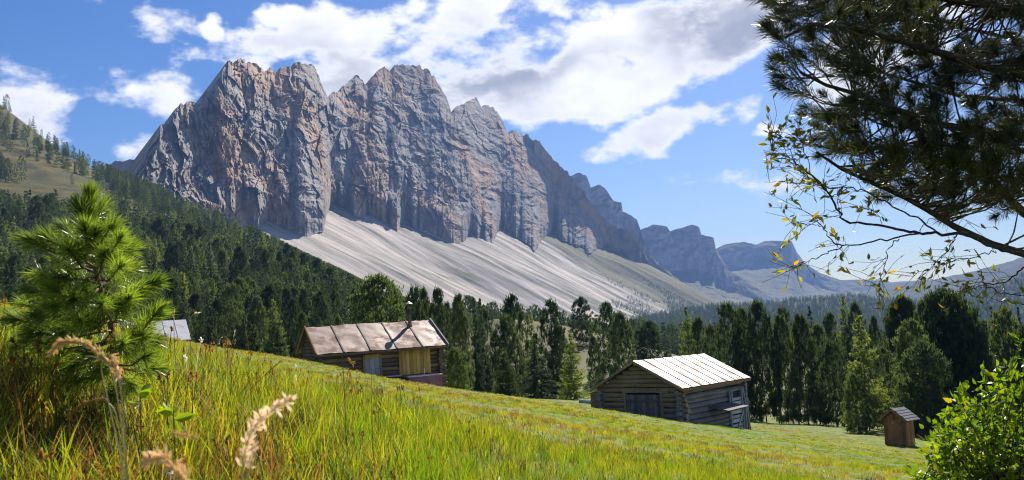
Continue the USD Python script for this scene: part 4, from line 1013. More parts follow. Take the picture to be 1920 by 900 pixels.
# --- the grey roofed barn
HB = frame(9.184, 52.0, -5.383 + 0.0, .881, -.003, -.021)
barn = thing('log_barn', 'grey log barn with a pale shining sheet roof and a plank gate in its gable', 'barn', matrix=HB)
L, W, hr, he = 8.63, 6.04, 3.42, 1.875
gable_roof(barn, L, W, hr, he, 8, grey_sheet, seam_look, .03, .05, .055)
for sx in (-1, 1):
    for sy in (-1, 1):
        a = np.array([sx * (L / 2 + .02), 0, hr - .05]); b = np.array([sx * (L / 2 + .02), sy * W / 2, he - .07])
        obj('bargeboard', beam(a, b, .06, .12), log_gable, barn)
obj('fascia', box(-L / 2, L / 2, -W / 2 - .03, -W / 2 + .01, he - .17, he - .03), board_brown[1], barn)
x0, x1, yw = -L / 2 + .55, L / 2 - .35, 2.55
r = .145
k, z = 0, -2.2
while z < he - .05:
    rr = r * brng.uniform(.85, 1.12)
    for sy in (-1, 1):
        e0, e1 = .30 + .2 * brng.random(), .30 + .25 * brng.random()
        if sy < 0 and -1.6 < z < 1.25:
            obj('log', log_mesh((x0 - e0, -yw, z), (1.72, -yw, z + brng.normal() * .02), rr), log_grey, barn, smooth=40)     # up to the slatted opening
            obj('log', log_mesh((3.42, -yw, z), (x1 + e1, -yw, z), rr), log_grey, barn, smooth=40)
        else:
            obj('log', log_mesh((x0 - e0, sy * yw, z), (x1 + e1, sy * yw, z + brng.normal() * .02), rr), log_grey, barn, smooth=40)
    for sx, xx in ((-1, x0), (1, x1)):
        zc = z + .14
        if sx < 0 and -1.2 < zc < 1.62:                               # the gate takes the middle
            obj('log', log_mesh((xx, -yw - .25 - .2 * brng.random(), zc), (xx, -1.40, zc), rr), log_gable if zc > .4 else log_grey, barn, smooth=40)
            obj('log', log_mesh((xx, .92, zc), (xx, yw + .25 + .2 * brng.random(), zc), rr), log_gable, barn, smooth=40)
        else:
            obj('log', log_mesh((xx, -yw - .3, zc), (xx, yw + .3, zc), rr), log_gable if sx < 0 else log_grey, barn, smooth=40)
    z += rr * 1.93
z = he + .16
while z < hr - .3:
    half = (hr - .16 - z) / (hr - he) * W / 2
    for xx in (x0, x1):
        obj('log', log_mesh((xx, -half, z), (xx, half, z), .125), log_gable, barn, smooth=40)
    z += .235
for yy in (-1.9, 0, 1.9):                                              # purlin ends under the roof
    zz_ = hr - .22 - abs(yy) / (W / 2) * (hr - he)
    obj('purlin', log_mesh((-L / 2 + .08, yy, zz_), (L / 2 - .08, yy, zz_), .10), log_gable, barn, smooth=40)
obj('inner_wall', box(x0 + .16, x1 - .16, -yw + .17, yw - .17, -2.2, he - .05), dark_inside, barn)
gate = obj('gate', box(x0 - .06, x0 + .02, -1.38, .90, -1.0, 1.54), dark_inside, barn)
for k in range(9):
    y0 = -1.36 + k * .25
    obj('board', box(x0 - .115 - .012 * (k % 3), x0 - .065, y0, y0 + .235, -1.0 + .04 * (k % 2), 1.50), board_dark[(k * 5) % 3], str(gate.GetPath()))
obj('gate_rail', box(x0 - .165, x0 - .145, -1.30, .85, 1.10, 1.24), board_dark[0], str(gate.GetPath()))
for y0 in (-1.50, .90):
    obj('gate_post', box(x0 - .18, x0 - .02, y0, y0 + .14, -1.1, 1.62), log_gable, barn)
obj('lintel', box(x0 - .2, x0 - .02, -1.9, 1.1, 1.62, 1.76), log_gable, barn)
ys = -yw - .10
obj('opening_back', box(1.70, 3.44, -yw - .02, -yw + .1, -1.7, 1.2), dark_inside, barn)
for k in range(9):                                                     # silvery slats across the opening
    z0 = -1.45 + k * .26
    obj('slat', box(1.72 + .05 * (k % 2), 3.40 + .04 * (k % 3), ys - .06 - .01 * (k % 3), ys - .02, z0, z0 + .17 + .03 * (k % 2)), board_pale[k % 2], barn)
for xx in (1.70, 2.0, 3.36):
    obj('slat_post', box(xx, xx + .09, ys - .16, ys - .085, -1.75 if xx > 3 else .25, 1.3), board_pale[0], barn)
lad = [(3.60, 3.52)]
obj('prop_pole', tube([(3.72, ys - .5, -2.2), (3.62, ys - .12, 1.35)], .045, 8), board_pale[1], barn, smooth=40)
aw = obj('awning', sheet((-.9, ys - .02, .55), (2.7, 0, .02), (0, -1.25, -.22), 6, 5, .03, 3, .05), board_dark[2], barn)
for i in range(5):
    obj('awning_board', beam((-.9 + .27 + i * .54, ys, .585), (-.9 + .27 + i * .54, ys - 1.28, .355), .5, .025), board_dark[1 + i % 2], str(aw.GetPath()))
obj('awning_post', beam((-.2, ys - 1.12, -2.2), (-.35, ys - 1.15, .30), .08, .08, (0, 1, 0)), board_pale[0], str(aw.GetPath()))
obj('awning_post', beam((1.62, ys - 1.12, -2.2), (1.62, ys - 1.12, .30), .09, .09, (0, 1, 0)), board_pale[0], str(aw.GetPath()))
obj('awning_brace', beam((.75, ys - .5, -2.0), (1.6, ys - 1.05, .28), .07, .09), board_pale[1], str(aw.GetPath()))
for k in range(3):
    obj('crate_board', box(1.9, 3.2, ys - .9 + k * .22, ys - .72 + k * .22, -1.72 + .03 * k, -1.66 + .03 * k), board_pale[k % 2], str(aw.GetPath()))
lean = obj('lean_to_roof', sheet((-L / 2 + 3.4, W / 2 + .1, he + .02), (-2.6, 0, 0), (0, 1.0, -.25), 5, 4, .03, 8, .04), dull_sheet, barn)
obj('lean_to_wall', box(-L / 2 + 1.0, -L / 2 + 3.2, W / 2 - .3, W / 2 + .75, -1.4, he - .3), log_gable, str(lean.GetPath()))

# --- the little outhouse
HC = frame(23.323, 54.0, -8.091, .707, -.036, -.016)
shed = thing('outhouse', 'small brown board outhouse with a dark shingle roof below the largest pine', 'outhouse', matrix=HC)
L, W, hr, he = 1.73, 1.85, 2.12, 1.43
wl, ww = 1.12, 1.30
shingle = [mix_noise(f'dark_shingle_look_{i}', [(.03, .03, .034), (.07, .07, .075), (.15, .15, .155)], 6, rough=.55, spec=.5) for i in range(2)]
for side in (-1, 1):
    for row in range(5):
        for c in range(6):
            f0, f1 = row / 5, (row + 1) / 5 + .05
            xx = -L / 2 + c * L / 6 + (.06 if row % 2 else 0)
            a = np.array([xx + .14, side * W / 2 * f0, hr + (he - hr) * f0 + .012 + .004 * (c % 2)]); b = np.array([xx + .14, side * W / 2 * f1, hr + (he - hr) * f1 + .045])
            obj('shingle', beam(a, b, .27, .02, (0, side * .5, 1)), shingle[(row + c) % 2], shed)
    a = np.array([0, 0, hr - .03]); b = np.array([0, side * W / 2, he - .03])
    obj('roof_boarding', beam(a, b, L - .1, .025, (0, side * .5, 1)), board_brown[1], shed)
    for sx in (-1, 1):
        obj('bargeboard', beam((sx * (L / 2 - .02), 0, hr - .075), (sx * (L / 2 - .02), side * W / 2, he - .075), .04, .09), board_brown[2] if sx < 0 else board_brown[0], shed)
for sx in (-1, 1):
    for k in range(7):
        y0 = -ww / 2 + k * ww / 7
        yc = abs(y0 + ww / 14)
        top = hr - .12 - (yc + .06) / (W / 2) * (hr - he)
        obj('board', box(*sorted((sx * wl / 2, sx * (wl / 2 + .03 + .006 * (k % 2)))), y0 + .004, y0 + ww / 7 - .004, -.25, top), board_brown[(k * 2) % 3], shed)
for sy in (-1, 1):
    for k in range(6):
        xx = -wl / 2 + k * wl / 6
        obj('board', box(xx + .004, xx + wl / 6 - .004, *sorted((sy * ww / 2, sy * (ww / 2 + .03 + .006 * (k % 2)))), -.25, he + .05), board_brown[k % 3], shed)
obj('inner_wall', box(-wl / 2 + .01, wl / 2 - .01, -ww / 2 + .01, ww / 2 - .01, -.25, he + .1), dark_inside, shed)
dd_ = obj('door', box(-wl / 2 - .062, -wl / 2 - .04, -.36, .36, -.1, 1.45), board_brown[2], shed)
obj('plate', box(-wl / 2 - .075, -wl / 2 - .063, -.02, .14, 1.22, 1.29), board_pale[1], str(dd_.GetPath()))

# --- the hut whose grey roof peeps over the rise behind the young pine
px_ = P(268, 603, 37.0)
HD = frame(px_[0], 37.0 + .8, px_[2] - 2.35, .47, 0, 0)
hut2 = thing('log_hut', 'hut half hidden by the rise, only its pale grey roof showing behind the young pine', 'hut', matrix=HD)
L, W, hr, he = 2.9, 4.0, 2.35, 1.45
gable_roof(hut2, L, W, hr, he, 6, dull_sheet, dull_sheet, .02, .04, .04)
for k in range(8):
    z = -.5 + k * .24
    for sy in (-1, 1):
        obj('log', log_mesh((-L / 2 + .1, sy * 1.5, z), (L / 2 - .1, sy * 1.5, z), .13), log_grey, hut2, smooth=40)
    for sx in (-1, 1):
        obj('log', log_mesh((sx * (L / 2 - .3), -1.75, z + .12), (sx * (L / 2 - .3), 1.75, z + .12), .13), log_grey, hut2, smooth=40)
lg = P(1086, 752, 66); lg2 = P(1118, 750, 66)
for q in (lg, lg2):
    q[2] = float(ground_z(np.array([q[0]]), np.array([q[1]]))[0]) + .16
o = obj('fallen_log', log_mesh(lg, lg2, .16), board_pale[1], smooth=40)
tag(o, 'pale bare log lying in the grass left of the barn', 'log')

# ------------------------------------------------------------------ grass
def blade_look(name, cols, trans=.5):
    nodes = {'oi': ('object_info', {}), 'g': ('geometry', {}), 'a': ('math', {'math_type': 'multiply_add', 'value2': .55}), 'b': ('math', {'math_type': 'multiply', 'value2': .45}),
             'r': ('rgb_ramp', {'ramp': cols}), 'p': ('principled_bsdf', {'roughness': .5, 'specular_ior_level': .2}), 't': ('translucent_bsdf', {}), 'h': ('hsv', {'value': 1.8, 'saturation': 1.05, 'hue': .491}), 'm': ('mix_closure', {'fac': trans})}
    return look(name, nodes, [('g.random_per_island', 'b.value1'), ('oi.random', 'a.value1'), ('b.value', 'a.value3'), ('a.value', 'r.fac'), ('r.color', 'p.base_color'), ('r.color', 'h.color'), ('h.color', 't.color'), ('p.BSDF', 'm.closure1'), ('t.BSDF', 'm.closure2')], 'm.closure')


grass_green = blade_look('green_grass_look', [(.06, .12, .010), (.12, .20, .013), (.19, .27, .018), (.27, .31, .022)])
grass_yellow = blade_look('yellow_grass_look', [(.17, .20, .016), (.27, .27, .022), (.36, .30, .03), (.42, .29, .04)])
grass_rust = blade_look('russet_grass_look', [(.10, .055, .018), (.22, .12, .025), (.33, .20, .05), (.42, .30, .12)], .4)
grass_dark = blade_look('dead_grass_look', [(.03, .022, .012), (.07, .05, .022), (.12, .08, .03), (.16, .11, .05)], .25)
straw_look = blade_look('straw_look', [(.40, .33, .20), (.55, .47, .32), (.66, .60, .46)], .4)
white_look = blade_look('pale_seed_look', [(.62, .58, .48), (.74, .71, .62)], .4)


def tuft(seed, n, spread, h, w, lean=.55, seg=3):
    """n grass blades in a patch: tapering strips that bend over."""
    r = np.random.default_rng(seed)
    rad, an = spread * np.sqrt(r.random(n)), r.random(n) * 6.283
    base = np.c_[np.cos(an) * rad, np.sin(an) * rad, np.full(n, -.02 - .03 * (spread > .3))]
    H = h * (.55 + .6 * r.random(n))
    da = r.random(n) * 6.283
    dirh = np.c_[np.cos(da), np.sin(da), np.zeros(n)]
    ln = lean * (.25 + r.random(n)) * H
    side = np.c_[-dirh[:, 1], dirh[:, 0], np.zeros(n)]
    tw = r.normal(size=(n, 1)) * .6
    side = unit(side + dirh * tw)
    W = w * (.6 + .8 * r.random(n))
    vs = []
    for k in range(seg):
        t = k / seg
        c = base + dirh * (ln * t ** 1.8)[:, None] + np.c_[np.zeros((n, 2)), H * (t - .12 * t * t)]
        ww_ = (W * (1 - .55 * t) / 2)[:, None]
        vs += [c - side * ww_, c + side * ww_]
    vs.append(base + dirh * ln[:, None] + np.c_[np.zeros((n, 2)), H * .9])
    m = 2 * seg + 1
    v = np.stack(vs, 1).reshape(-1, 3)
    f = []
    for k in range(seg - 1):
        f += [[2 * k, 2 * k + 1, 2 * k + 3], [2 * k, 2 * k + 3, 2 * k + 2]]
    f.append([2 * seg - 2, 2 * seg - 1, 2 * seg])
    return v, (np.arange(n)[:, None, None] * m + np.array(f)[None]).reshape(-1, 3)


def seedy(seed, n, spread, h):
    """Thin culms that carry small flower heads."""
    r = np.random.default_rng(seed)
    ms = []
    for i in range(n):
        b = np.array([r.normal() * spread, r.normal() * spread, -.02]); H = h * r.uniform(.7, 1.15)
        d = r.normal(size=2) * .16 * H
        p = np.array([b, b + [d[0] * .3, d[1] * .3, H * .55], b + [d[0], d[1], H]])
        ms.append(tube(p, [.0018, .0014, .001], 3, cap=False))
        k = 12
        t = r.random(k) * .22
        c = p[2] - (p[2] - p[1]) * t[:, None] * 1.0
        ms.append(blades(c, unit((p[2] - p[1]) * 2 / H + r.normal(size=(k, 3)) * .7), .012, .006, r))
    return join(ms)


def gproto(m, mat):
    def b(path):
        usdkit.mesh(stage, path, m, mat)
        return path
    return b


GP, GKEY = [], {}
for ci, (cn, mat) in enumerate((('g', grass_green), ('y', grass_yellow), ('r', grass_rust), ('d', grass_dark))):
    for zone, (n, sp, h, w, cnt) in {'near': (20, .06, .20, .0038, 3), 'mid': (38, .17, .14, .0068, 2), 'far': (46, .42, .13, .018, 2)}.items():
        for k in range(cnt):
            GKEY.setdefault((cn, zone), []).append(len(GP))
            GP.append(gproto(tuft(300 + ci * 20 + k + len(zone), n, sp, h * (.9 if cn == 'd' else 1), w), mat))
for zone, (n, sp, h) in {'near': (3, .05, .30), 'mid': (7, .2, .22), 'far': (9, .4, .18)}.items():
    GKEY[('s', zone)] = [len(GP)]; GP.append(gproto(seedy(400 + n, n, sp, h), grass_rust))
    GKEY[('w', zone)] = [len(GP)]; GP.append(gproto(seedy(420 + n, max(2, n // 2), sp, h * .75), white_look))

rng = np.random.default_rng(8)
pos, pid, psc, ptl = [], [], [], []
for d0, d1, per, zone in ((1.1, 3.2, 420, 'near'), (3.2, 6.5, 230, 'near'), (6.5, 11, 62, 'near'), (6.5, 13, 34, 'mid'), (13, 24, 20, 'mid'), (24, 40, 11, 'mid'), (30, 62, 5.2, 'far'), (62, 104, 2.6, 'far')):
    area = .66 * (d1 ** 2 - d0 ** 2)
    n = int(area * per)
    y = np.sqrt(rng.uniform(d0 ** 2, d1 ** 2, n)); x = rng.uniform(-.66, .66, n) * y
    z = ground_z(x, y)
    px, py = project(np.c_[x, y, z + .1])
    ok = py < 1010
    x, y, z, px, py = x[ok], y[ok], z[ok], px[ok], py[ok]
    n = len(x)
    # what grows where: patches of green and yellow, russet on the drier crest to the left
    pa = fbm(np.stack([x / 2.6, y / 2.6, 0 * x], -1), 3, 51)
    pb = fbm(np.stack([x / 9, y / 9, 0 * x], -1), 2, 53)
    pc = fbm(np.stack([x / .9, y / .9, 0 * x], -1), 2, 55)
    crest = smoothstep(14, 30, y) * smoothstep(6, -8, x) * .34 + smoothstep(2.5, -1.5, x) * smoothstep(14, 4, y) * .10
    late = smoothstep(14, 24, x) * .12 + smoothstep(40, 60, y) * .12
    q = rng.random(n) + (pa - .5) * .9 + (pb - .5) * .8 + crest - late
    dark = (rng.random(n) < np.where((x < -.9) & (y < 5), .16, .04) + (pc > .64) * .12)
    kind = np.where(q < .44, 0, np.where(q < .98, 1, 2))
    kind = np.where(dark, 3, kind)
    s = rng.random(n)
    kind = np.where(s < np.where(y > 14, .015, .035), 4, np.where(s > .9985, 5, kind))
    for kk, cn in enumerate('gyrdsw'):
        pool = np.array(GKEY[(cn, zone)])
        pid_k = pool[rng.integers(len(pool), size=n)]
        if kk == 0:
            ids = pid_k.copy()
        ids = np.where(kind == kk, pid_k, ids)
    short = np.where(y < 9, np.clip(.60 + .35 * (pb - .5) + .42 * smoothstep(.6, -1.4, x), .45, 1.4), np.clip(.62 + .5 * (pb - .5), .4, 1.0)) * (1 - .42 * smoothstep(16, 26, x) - .25 * smoothstep(55, 75, y))
    sc = short * rng.uniform(.7, 1.25, n)
    # not inside the buildings
    okb = np.ones(n, bool)
    for mat, lx, ly in ((HA, 3.6, 2.4), (HB, 3.9, 2.7), (HC, .6, .7)):
        lp = to_local(mat, np.c_[x, y, z])
        okb &= ~((np.abs(lp[:, 0]) < lx) & (np.abs(lp[:, 1]) < ly))
    pos.append(np.c_[x, y, z][okb]); pid.append(ids[okb]); psc.append(sc[okb])
pos, pid, psc = np.vstack(pos), np.concatenate(pid), np.concatenate(psc)
print('grass tufts', len(pos))
yaw = rng.uniform(0, 6.283, len(pos))
pi = instancer('/World/grass', GP, pos, pid, yaw, psc)
tag(pi, 'long autumn grass of the meadow, green, yellow and russet', 'grass', kind='stuff')

# ------------------------------------------------------------------ near plants
def needle_look(name, cols, trans, rough=.32, spec=.5):
    nodes = {'g': ('geometry', {}), 'oi': ('object_info', {}), 'a': ('math', {'math_type': 'multiply_add', 'value2': .45}), 'b': ('math', {'math_type': 'multiply', 'value2': .5}),
             'r': ('rgb_ramp', {'ramp': cols}), 'p': ('principled_bsdf', {'roughness': rough, 'specular_ior_level': spec}), 't': ('translucent_bsdf', {}), 'h': ('hsv', {'value': 1.4, 'saturation': 1.05}), 'm': ('mix_closure', {'fac': trans})}
    return look(name, nodes, [('g.random_per_island', 'b.value1'), ('oi.random', 'a.value1'), ('b.value', 'a.value3'), ('a.value', 'r.fac'), ('r.color', 'p.base_color'), ('r.color', 'h.color'), ('h.color', 't.color'), ('p.BSDF', 'm.closure1'), ('t.BSDF', 'm.closure2')], 'm.closure')


young_needles = needle_look('young_needle_look', [(.10, .15, .020), (.19, .26, .030), (.29, .35, .038), (.42, .41, .055)], .55)
dark_needles = needle_look('dark_needle_look', [(.03, .04, .018), (.055, .065, .024), (.10, .095, .035), (.16, .12, .04)], .34)
twig_look = mix_noise('twig_look', [(.035, .022, .014), (.09, .055, .03), (.16, .10, .055)], 22, bump=(.6, .004))
red_twig = mix_noise('young_twig_look', [(.08, .04, .02), (.20, .10, .05), (.30, .17, .08)], 30, bump=(.5, .003))
stem_bark = mix_noise('limb_bark_look', [(.012, .010, .009), (.035, .028, .024), (.06, .05, .042)], 16, bump=(.9, .01))


def needles(p0, p1, n, length, width, rng, spread=(.45, 1.0), start=.0, tipburst=.35):
    """Needles along a shoot from p0 to p1, pointing forward and out, a few more at the tip."""
    p0, p1 = np.asarray(p0, float), np.asarray(p1, float)
    ax = unit(p1 - p0)
    ref = np.array([0, 0, 1.]) if abs(ax[2]) < .9 else np.array([1., 0, 0])
    e1 = unit(np.cross(ax, ref)); e2 = np.cross(ax, e1)
    t = np.where(rng.random(n) < tipburst, 1 - .12 * rng.random(n), start + (1 - start) * rng.random(n))
    an = rng.random(n) * 6.283
    out = np.cos(an)[:, None] * e1 + np.sin(an)[:, None] * e2
    op = (spread[0] + (spread[1] - spread[0]) * rng.random(n))
    op = np.where(t > .9, op * rng.random(n), op)
    d = unit(ax * np.cos(op)[:, None] + out * np.sin(op)[:, None])
    L = length * (.75 + .4 * rng.random(n))
    c = p0 + (p1 - p0) * t[:, None]
    side = unit(np.cross(d, rng.normal(size=(n, 3))))
    sag = np.c_[np.zeros((n, 2)), -(.05 + .10 * rng.random(n)) * L]
    w = (width * (.8 + .4 * rng.random(n)))[:, None] / 2
    m = c + d * (L * .55)[:, None] + sag * .25
    tip = c + d * L[:, None] + sag
    v = np.stack([c - side * w * .7, c + side * w * .7, m - side * w, m + side * w, tip], 1).reshape(-1, 3)
    o = np.arange(n)[:, None] * 5
    return v, np.concatenate([o + [[0, 1, 3]], o + [[0, 3, 2]], o + [[2, 3, 4]]])


rng = np.random.default_rng(17)
# --- the young pine at the left
YD = 3.0
g0 = P(222, 722, YD)
g0[2] = float(ground_z(np.array([g0[0]]), np.array([g0[1]]))[0])
young = thing('young_pine', 'young bright green pine with long needles standing in the tall grass', 'young pine')


def yp(px, py, dd=0.0):
    return P(px, py, YD + dd)


main_stem = [g0 - [0, 0, .03], yp(213, 650), yp(205, 590), yp(185, 530), yp(172, 470), yp(168, 415), yp(170, 372)]
obj('trunk', tube(main_stem, [.012, .011, .010, .009, .0075, .006, .004], 8), twig_look, young, smooth=50)
shoots = [   # from px, py, to px, py, depth shift at the tip, needles
    (168, 430, 170, 372, 0, 520), (171, 470, 168, 425, 0, 380),
    (168, 440, 150, 395, -.05, 260), (168, 440, 190, 392, .05, 260), (168, 470, 128, 432, .03, 280), (170, 470, 205, 430, -.04, 300),
    (172, 490, 95, 450, -.08, 260), (150, 480, 60, 452, -.12, 300), (172, 500, 112, 490, .12, 260), (175, 500, 235, 470, .05, 320), (178, 505, 222, 452, -.10, 280),
    (180, 520, 120, 520, -.16, 300), (180, 520, 75, 515, .1, 300), (185, 535, 245, 505, .14, 320), (190, 545, 255, 545, -.08, 300), (215, 560, 283, 533, -.02, 420), (205, 575, 240, 560, -.18, 320),
    (190, 560, 110, 570, -.12, 320), (190, 565, 60, 545, .06, 320), (195, 585, 85, 590, -.05, 320), (200, 600, 60, 605, .12, 300), (200, 600, 130, 620, -.18, 320),
    (225, 655, 292, 588, -.03, 420), (222, 640, 255, 615, .06, 300), (235, 640, 262, 632, -.12, 240), (208, 620, 170, 600, -.22, 320), (208, 625, 175, 640, .2, 300), (210, 640, 120, 655, .05, 280),
    (205, 610, 225, 575, -.14, 300), (185, 540, 160, 545, -.2, 300), (180, 520, 195, 480, -.15, 320), (176, 500, 150, 468, -.14, 320), (172, 480, 178, 440, -.1, 320), (195, 580, 165, 570, .18, 320),
    (200, 600, 235, 590, .18, 300), (190, 560, 215, 520, .16, 300), (180, 530, 140, 500, .18, 300), (212, 650, 150, 680, -.1, 260), (212, 655, 95, 640, .16, 260), (210, 640, 60, 640, -.05, 240), (214, 660, 190, 690, -.16, 220),
    (190, 590, 105, 545, -.2, 320), (220, 690, 150, 712, -.1, 260), (220, 690, 285, 690, .05, 260), (220, 695, 210, 740, -.16, 240), (218, 680, 100, 715, .1, 260), (220, 685, 245, 720, -.12, 240), (216, 670, 60, 690, .05, 240), (217, 672, 175, 665, -.2, 260), (219, 685, 270, 668, -.1, 260), (214, 655, 230, 645, -.22, 260), (200, 620, 75, 625, -.15, 320), (205, 640, 35, 650, .1, 300), (208, 650, 110, 690, .05, 300), (210, 660, 160, 700, .15, 260), (190, 560, 85, 560, .2, 320), (185, 540, 95, 525, .02, 320), (178, 510, 130, 470, -.2, 320), (205, 600, 150, 600, -.3, 340), (200, 590, 190, 570, -.3, 340), (190, 560, 140, 560, -.3, 340), (215, 650, 250, 660, .1, 260), (213, 640, 285, 640, .15, 260), (180, 525, 225, 500, -.2, 320), (172, 480, 160, 430, -.12, 320),
    (205, 600, 30, 600, -.02, 220), (200, 590, 45, 570, .2, 240), (170, 450, 140, 452, .12, 240), (170, 455, 200, 455, .12, 240)]
for i, (ax_, ay, bx, by, dd, n) in enumerate(shoots):
    a, b = yp(ax_, ay), yp(bx, by, dd)
    L_ = np.linalg.norm(b - a)
    mid = a + (b - a) * .55 - np.array([0, 0, .10 * L_])
    br = obj('branch', tube([a, mid, b], [.0048, .0038, .0024], 6), red_twig if i % 3 else twig_look, young, smooth=60)
    st = np.clip(1 - .13 / max(L_, .01), 0, .75)
    v1 = needles(a + (mid - a) * .6, b, int(n * .95), .080, .0019, rng, (.35, .85) if i < 2 else (.45, 1.05), start=0 if L_ < .14 else .25, tipburst=.42)
    obj('needle', v1, young_needles, str(br.GetPath()), kind='stuff')

# --- the great pine whose boughs hang into the upper right
PD = 4.3
gp = thing('overhanging_pine', 'dark old pine leaning in from outside the right edge with boughs against the sky', 'tree')


def bough(pts, r0, r1, name='limb'):
    p = np.array([P(x, y, d) for x, y, d in pts])
    return p, obj(name, tube(p, np.linspace(r0, r1, len(p)), 8), stem_bark, gp, smooth=60)


tb = P(2290, 700, 5.0)
tz = float(ground_z(np.array([tb[0]]), np.array([tb[1]]))[0])
tx = tb[0]
trunk_pts = np.array([[tx + .12, 5.0, tz - .1], [tx + .03, 5.0, tz + .8], [tx, 5.0, tz + 1.8], [tx - .03, 5.02, tz + 3.0], [tx + .02, 5.0, tz + 4.4]])
obj('trunk', tube(trunk_pts, [.16, .13, .12, .10, .07], 14), bark_look, gp, smooth=60)
trunk_at = lambda z: np.array([np.interp(z, trunk_pts[:, 2], trunk_pts[:, 0]), 5.0, z])
limbs_px = [
    [(2230, 560, 5.0), (2080, 490, 4.7), (1990, 480, 4.5), (1920, 476, 4.35), (1860, 458, 4.3), (1790, 425, 4.25), (1745, 397, 4.2), (1700, 372, 4.2), (1640, 345, 4.15), (1580, 318, 4.1), (1530, 285, 4.1)],
    [(2240, 520, 5.0), (2060, 455, 4.8), (1970, 430, 4.65), (1920, 400, 4.55), (1885, 365, 4.5), (1850, 325, 4.5), (1800, 290, 4.45), (1740, 250, 4.4), (1660, 215, 4.3), (1590, 190, 4.25)],
    [(2240, 380, 5.0), (2060, 280, 4.7), (1940, 256, 4.5), (1850, 246, 4.4), (1780, 238, 4.3), (1700, 212, 4.2), (1620, 180, 4.1), (1550, 160, 4.05), (1500, 135, 4.0)],
    [(2250, 250, 5.0), (2090, 190, 4.6), (1950, 150, 4.3), (1820, 118, 4.1), (1720, 85, 4.0), (1600, 55, 3.9), (1520, 45, 3.85), (1472, 70, 3.85)],
    [(2250, 120, 5.0), (2080, 60, 4.6), (1920, 20, 4.4), (1780, 0, 4.2), (1640, -35, 4.1), (1540, -30, 4.0), (1480, 0, 3.95)],
    [(2250, 330, 5.0), (2080, 330, 4.9), (1980, 340, 4.9), (1900, 330, 4.85), (1800, 340, 4.8), (1720, 330, 4.7)],
    [(2250, 200, 5.0), (2040, 210, 5.2), (1930, 190, 5.3), (1800, 180, 5.3), (1700, 150, 5.2), (1600, 120, 5.1)],
    [(2250, 60, 5.0), (2060, 90, 5.2), (1930, 80, 5.4), (1800, 50, 5.4), (1680, 10, 5.3)],
    [(2250, 480, 5.0), (2080, 420, 5.3), (1960, 300, 5.4), (1880, 270, 5.4), (1800, 250, 5.3), (1700, 270, 5.2), (1620, 280, 5.1)]]
nodes_ = []
for i, l in enumerate(limbs_px):
    p, _ = bough(l, [.027, .030, .026, .028, .026, .02, .024, .022, .022][i], .006)
    dens_ = np.linspace(0, 1, 60)
    idxs = dens_ * (len(p) - 1)
    k0 = np.minimum(idxs.astype(int), len(p) - 2)
    nodes_.append(p[k0] + (p[k0 + 1] - p[k0]) * (idxs - k0)[:, None])
nodes_ = np.vstack(nodes_)
ndir = np.vstack([np.gradient(nodes_[i * 60:(i + 1) * 60], axis=0) for i in range(len(limbs_px))])
outline = np.array([(1470, -60), (1462, 20), (1470, 60), (1458, 100), (1485, 150), (1492, 180), (1520, 200), (1545, 235), (1555, 285), (1590, 300), (1620, 325), (1690, 345), (1700, 375), (1745, 362), (1790, 400), (1835, 395), (1870, 380), (1900, 400), (1935, 410), (2100, 420), (2150, -80)])
from shapely.geometry import Polygon, Point
poly = Polygon(outline)
tw_pts, tw_dir, twigs = [], [], []
kd = cKDTree(nodes_)
count = 0
while count < 720:
    x, y = rng.uniform(1405, 2150), rng.uniform(-80, 420)
    if not poly.contains(Point(x, y)):
        continue
    # lighter veil in the middle of the crown, where sky shows through
    veil = noise(np.array([[x / 75, y / 60, 3.7]]), 5)[0]
    if veil < .40 and y < 260 and x > 1500 and rng.random() < .75:
        continue
    d = rng.uniform(3.8, 5.4)
    t = P(x, y, d)
    dist, j = kd.query(t, k=8)
    j = j[rng.integers(8)]
    a = nodes_[j]
    if np.linalg.norm(t - a) > .75:
        t = a + (t - a) * .75 / np.linalg.norm(t - a)
    tx_, ty_ = project(t[None])
    if not poly.contains(Point(tx_[0], ty_[0])):
        continue
    dr = unit(unit(t - a) * .8 + unit(ndir[j]) * .9 + np.array([0, 0, .12]) + rng.normal(size=3) * .25)
    mid = a + (t - a) * .6 - np.array([0, 0, .03])
    twigs.append(tube([a, mid, t, t + dr * .06], [.0055, .004, .003, .002], 5, cap=False))
    tw_pts.append(t); tw_dir.append(dr)
    count += 1
tw_pts, tw_dir = np.array(tw_pts), np.array(tw_dir)
obj('twig', join(twigs), twig_look, gp, smooth=60, kind='stuff')


def z_to(d, spin):
    """Quaternions (w, x, y, z) that turn +z to d after a spin about z."""
    d = unit(np.asarray(d, float))
    q = np.c_[1 + d[:, 2], -d[:, 1], d[:, 0], np.zeros(len(d))]
    q = unit(q)
    s = np.c_[np.cos(spin / 2), np.zeros(len(d)), np.zeros(len(d)), np.sin(spin / 2)]
    w1, x1, y1, z1 = q.T; w2, x2, y2, z2 = s.T
    return np.c_[w1 * w2 - x1 * x2 - y1 * y2 - z1 * z2, w1 * x2 + x1 * w2 + y1 * z2 - z1 * y2, w1 * y2 - x1 * z2 + y1 * w2 + z1 * x2, w1 * z2 + x1 * y2 - y1 * x2 + z1 * w2]


def shoot_proto(seed, n, L):
    r = np.random.default_rng(seed)
    return needles([0, 0, -.05], [0, 0, L], n, .082, .0021, r, (.45, 1.15), 0, .40)


npi = instancer(gp + '/needles', [gproto(shoot_proto(600 + k, n, L), dark_needles) for k, (n, L) in enumerate(((190, .08), (230, .11), (160, .06), (260, .13)))],
                tw_pts, rng.integers(0, 4, len(tw_pts)), z_to(tw_dir, rng.uniform(0, 6.28, len(tw_pts))), rng.uniform(.85, 1.25, len(tw_pts)))
tag(npi, kind='stuff')

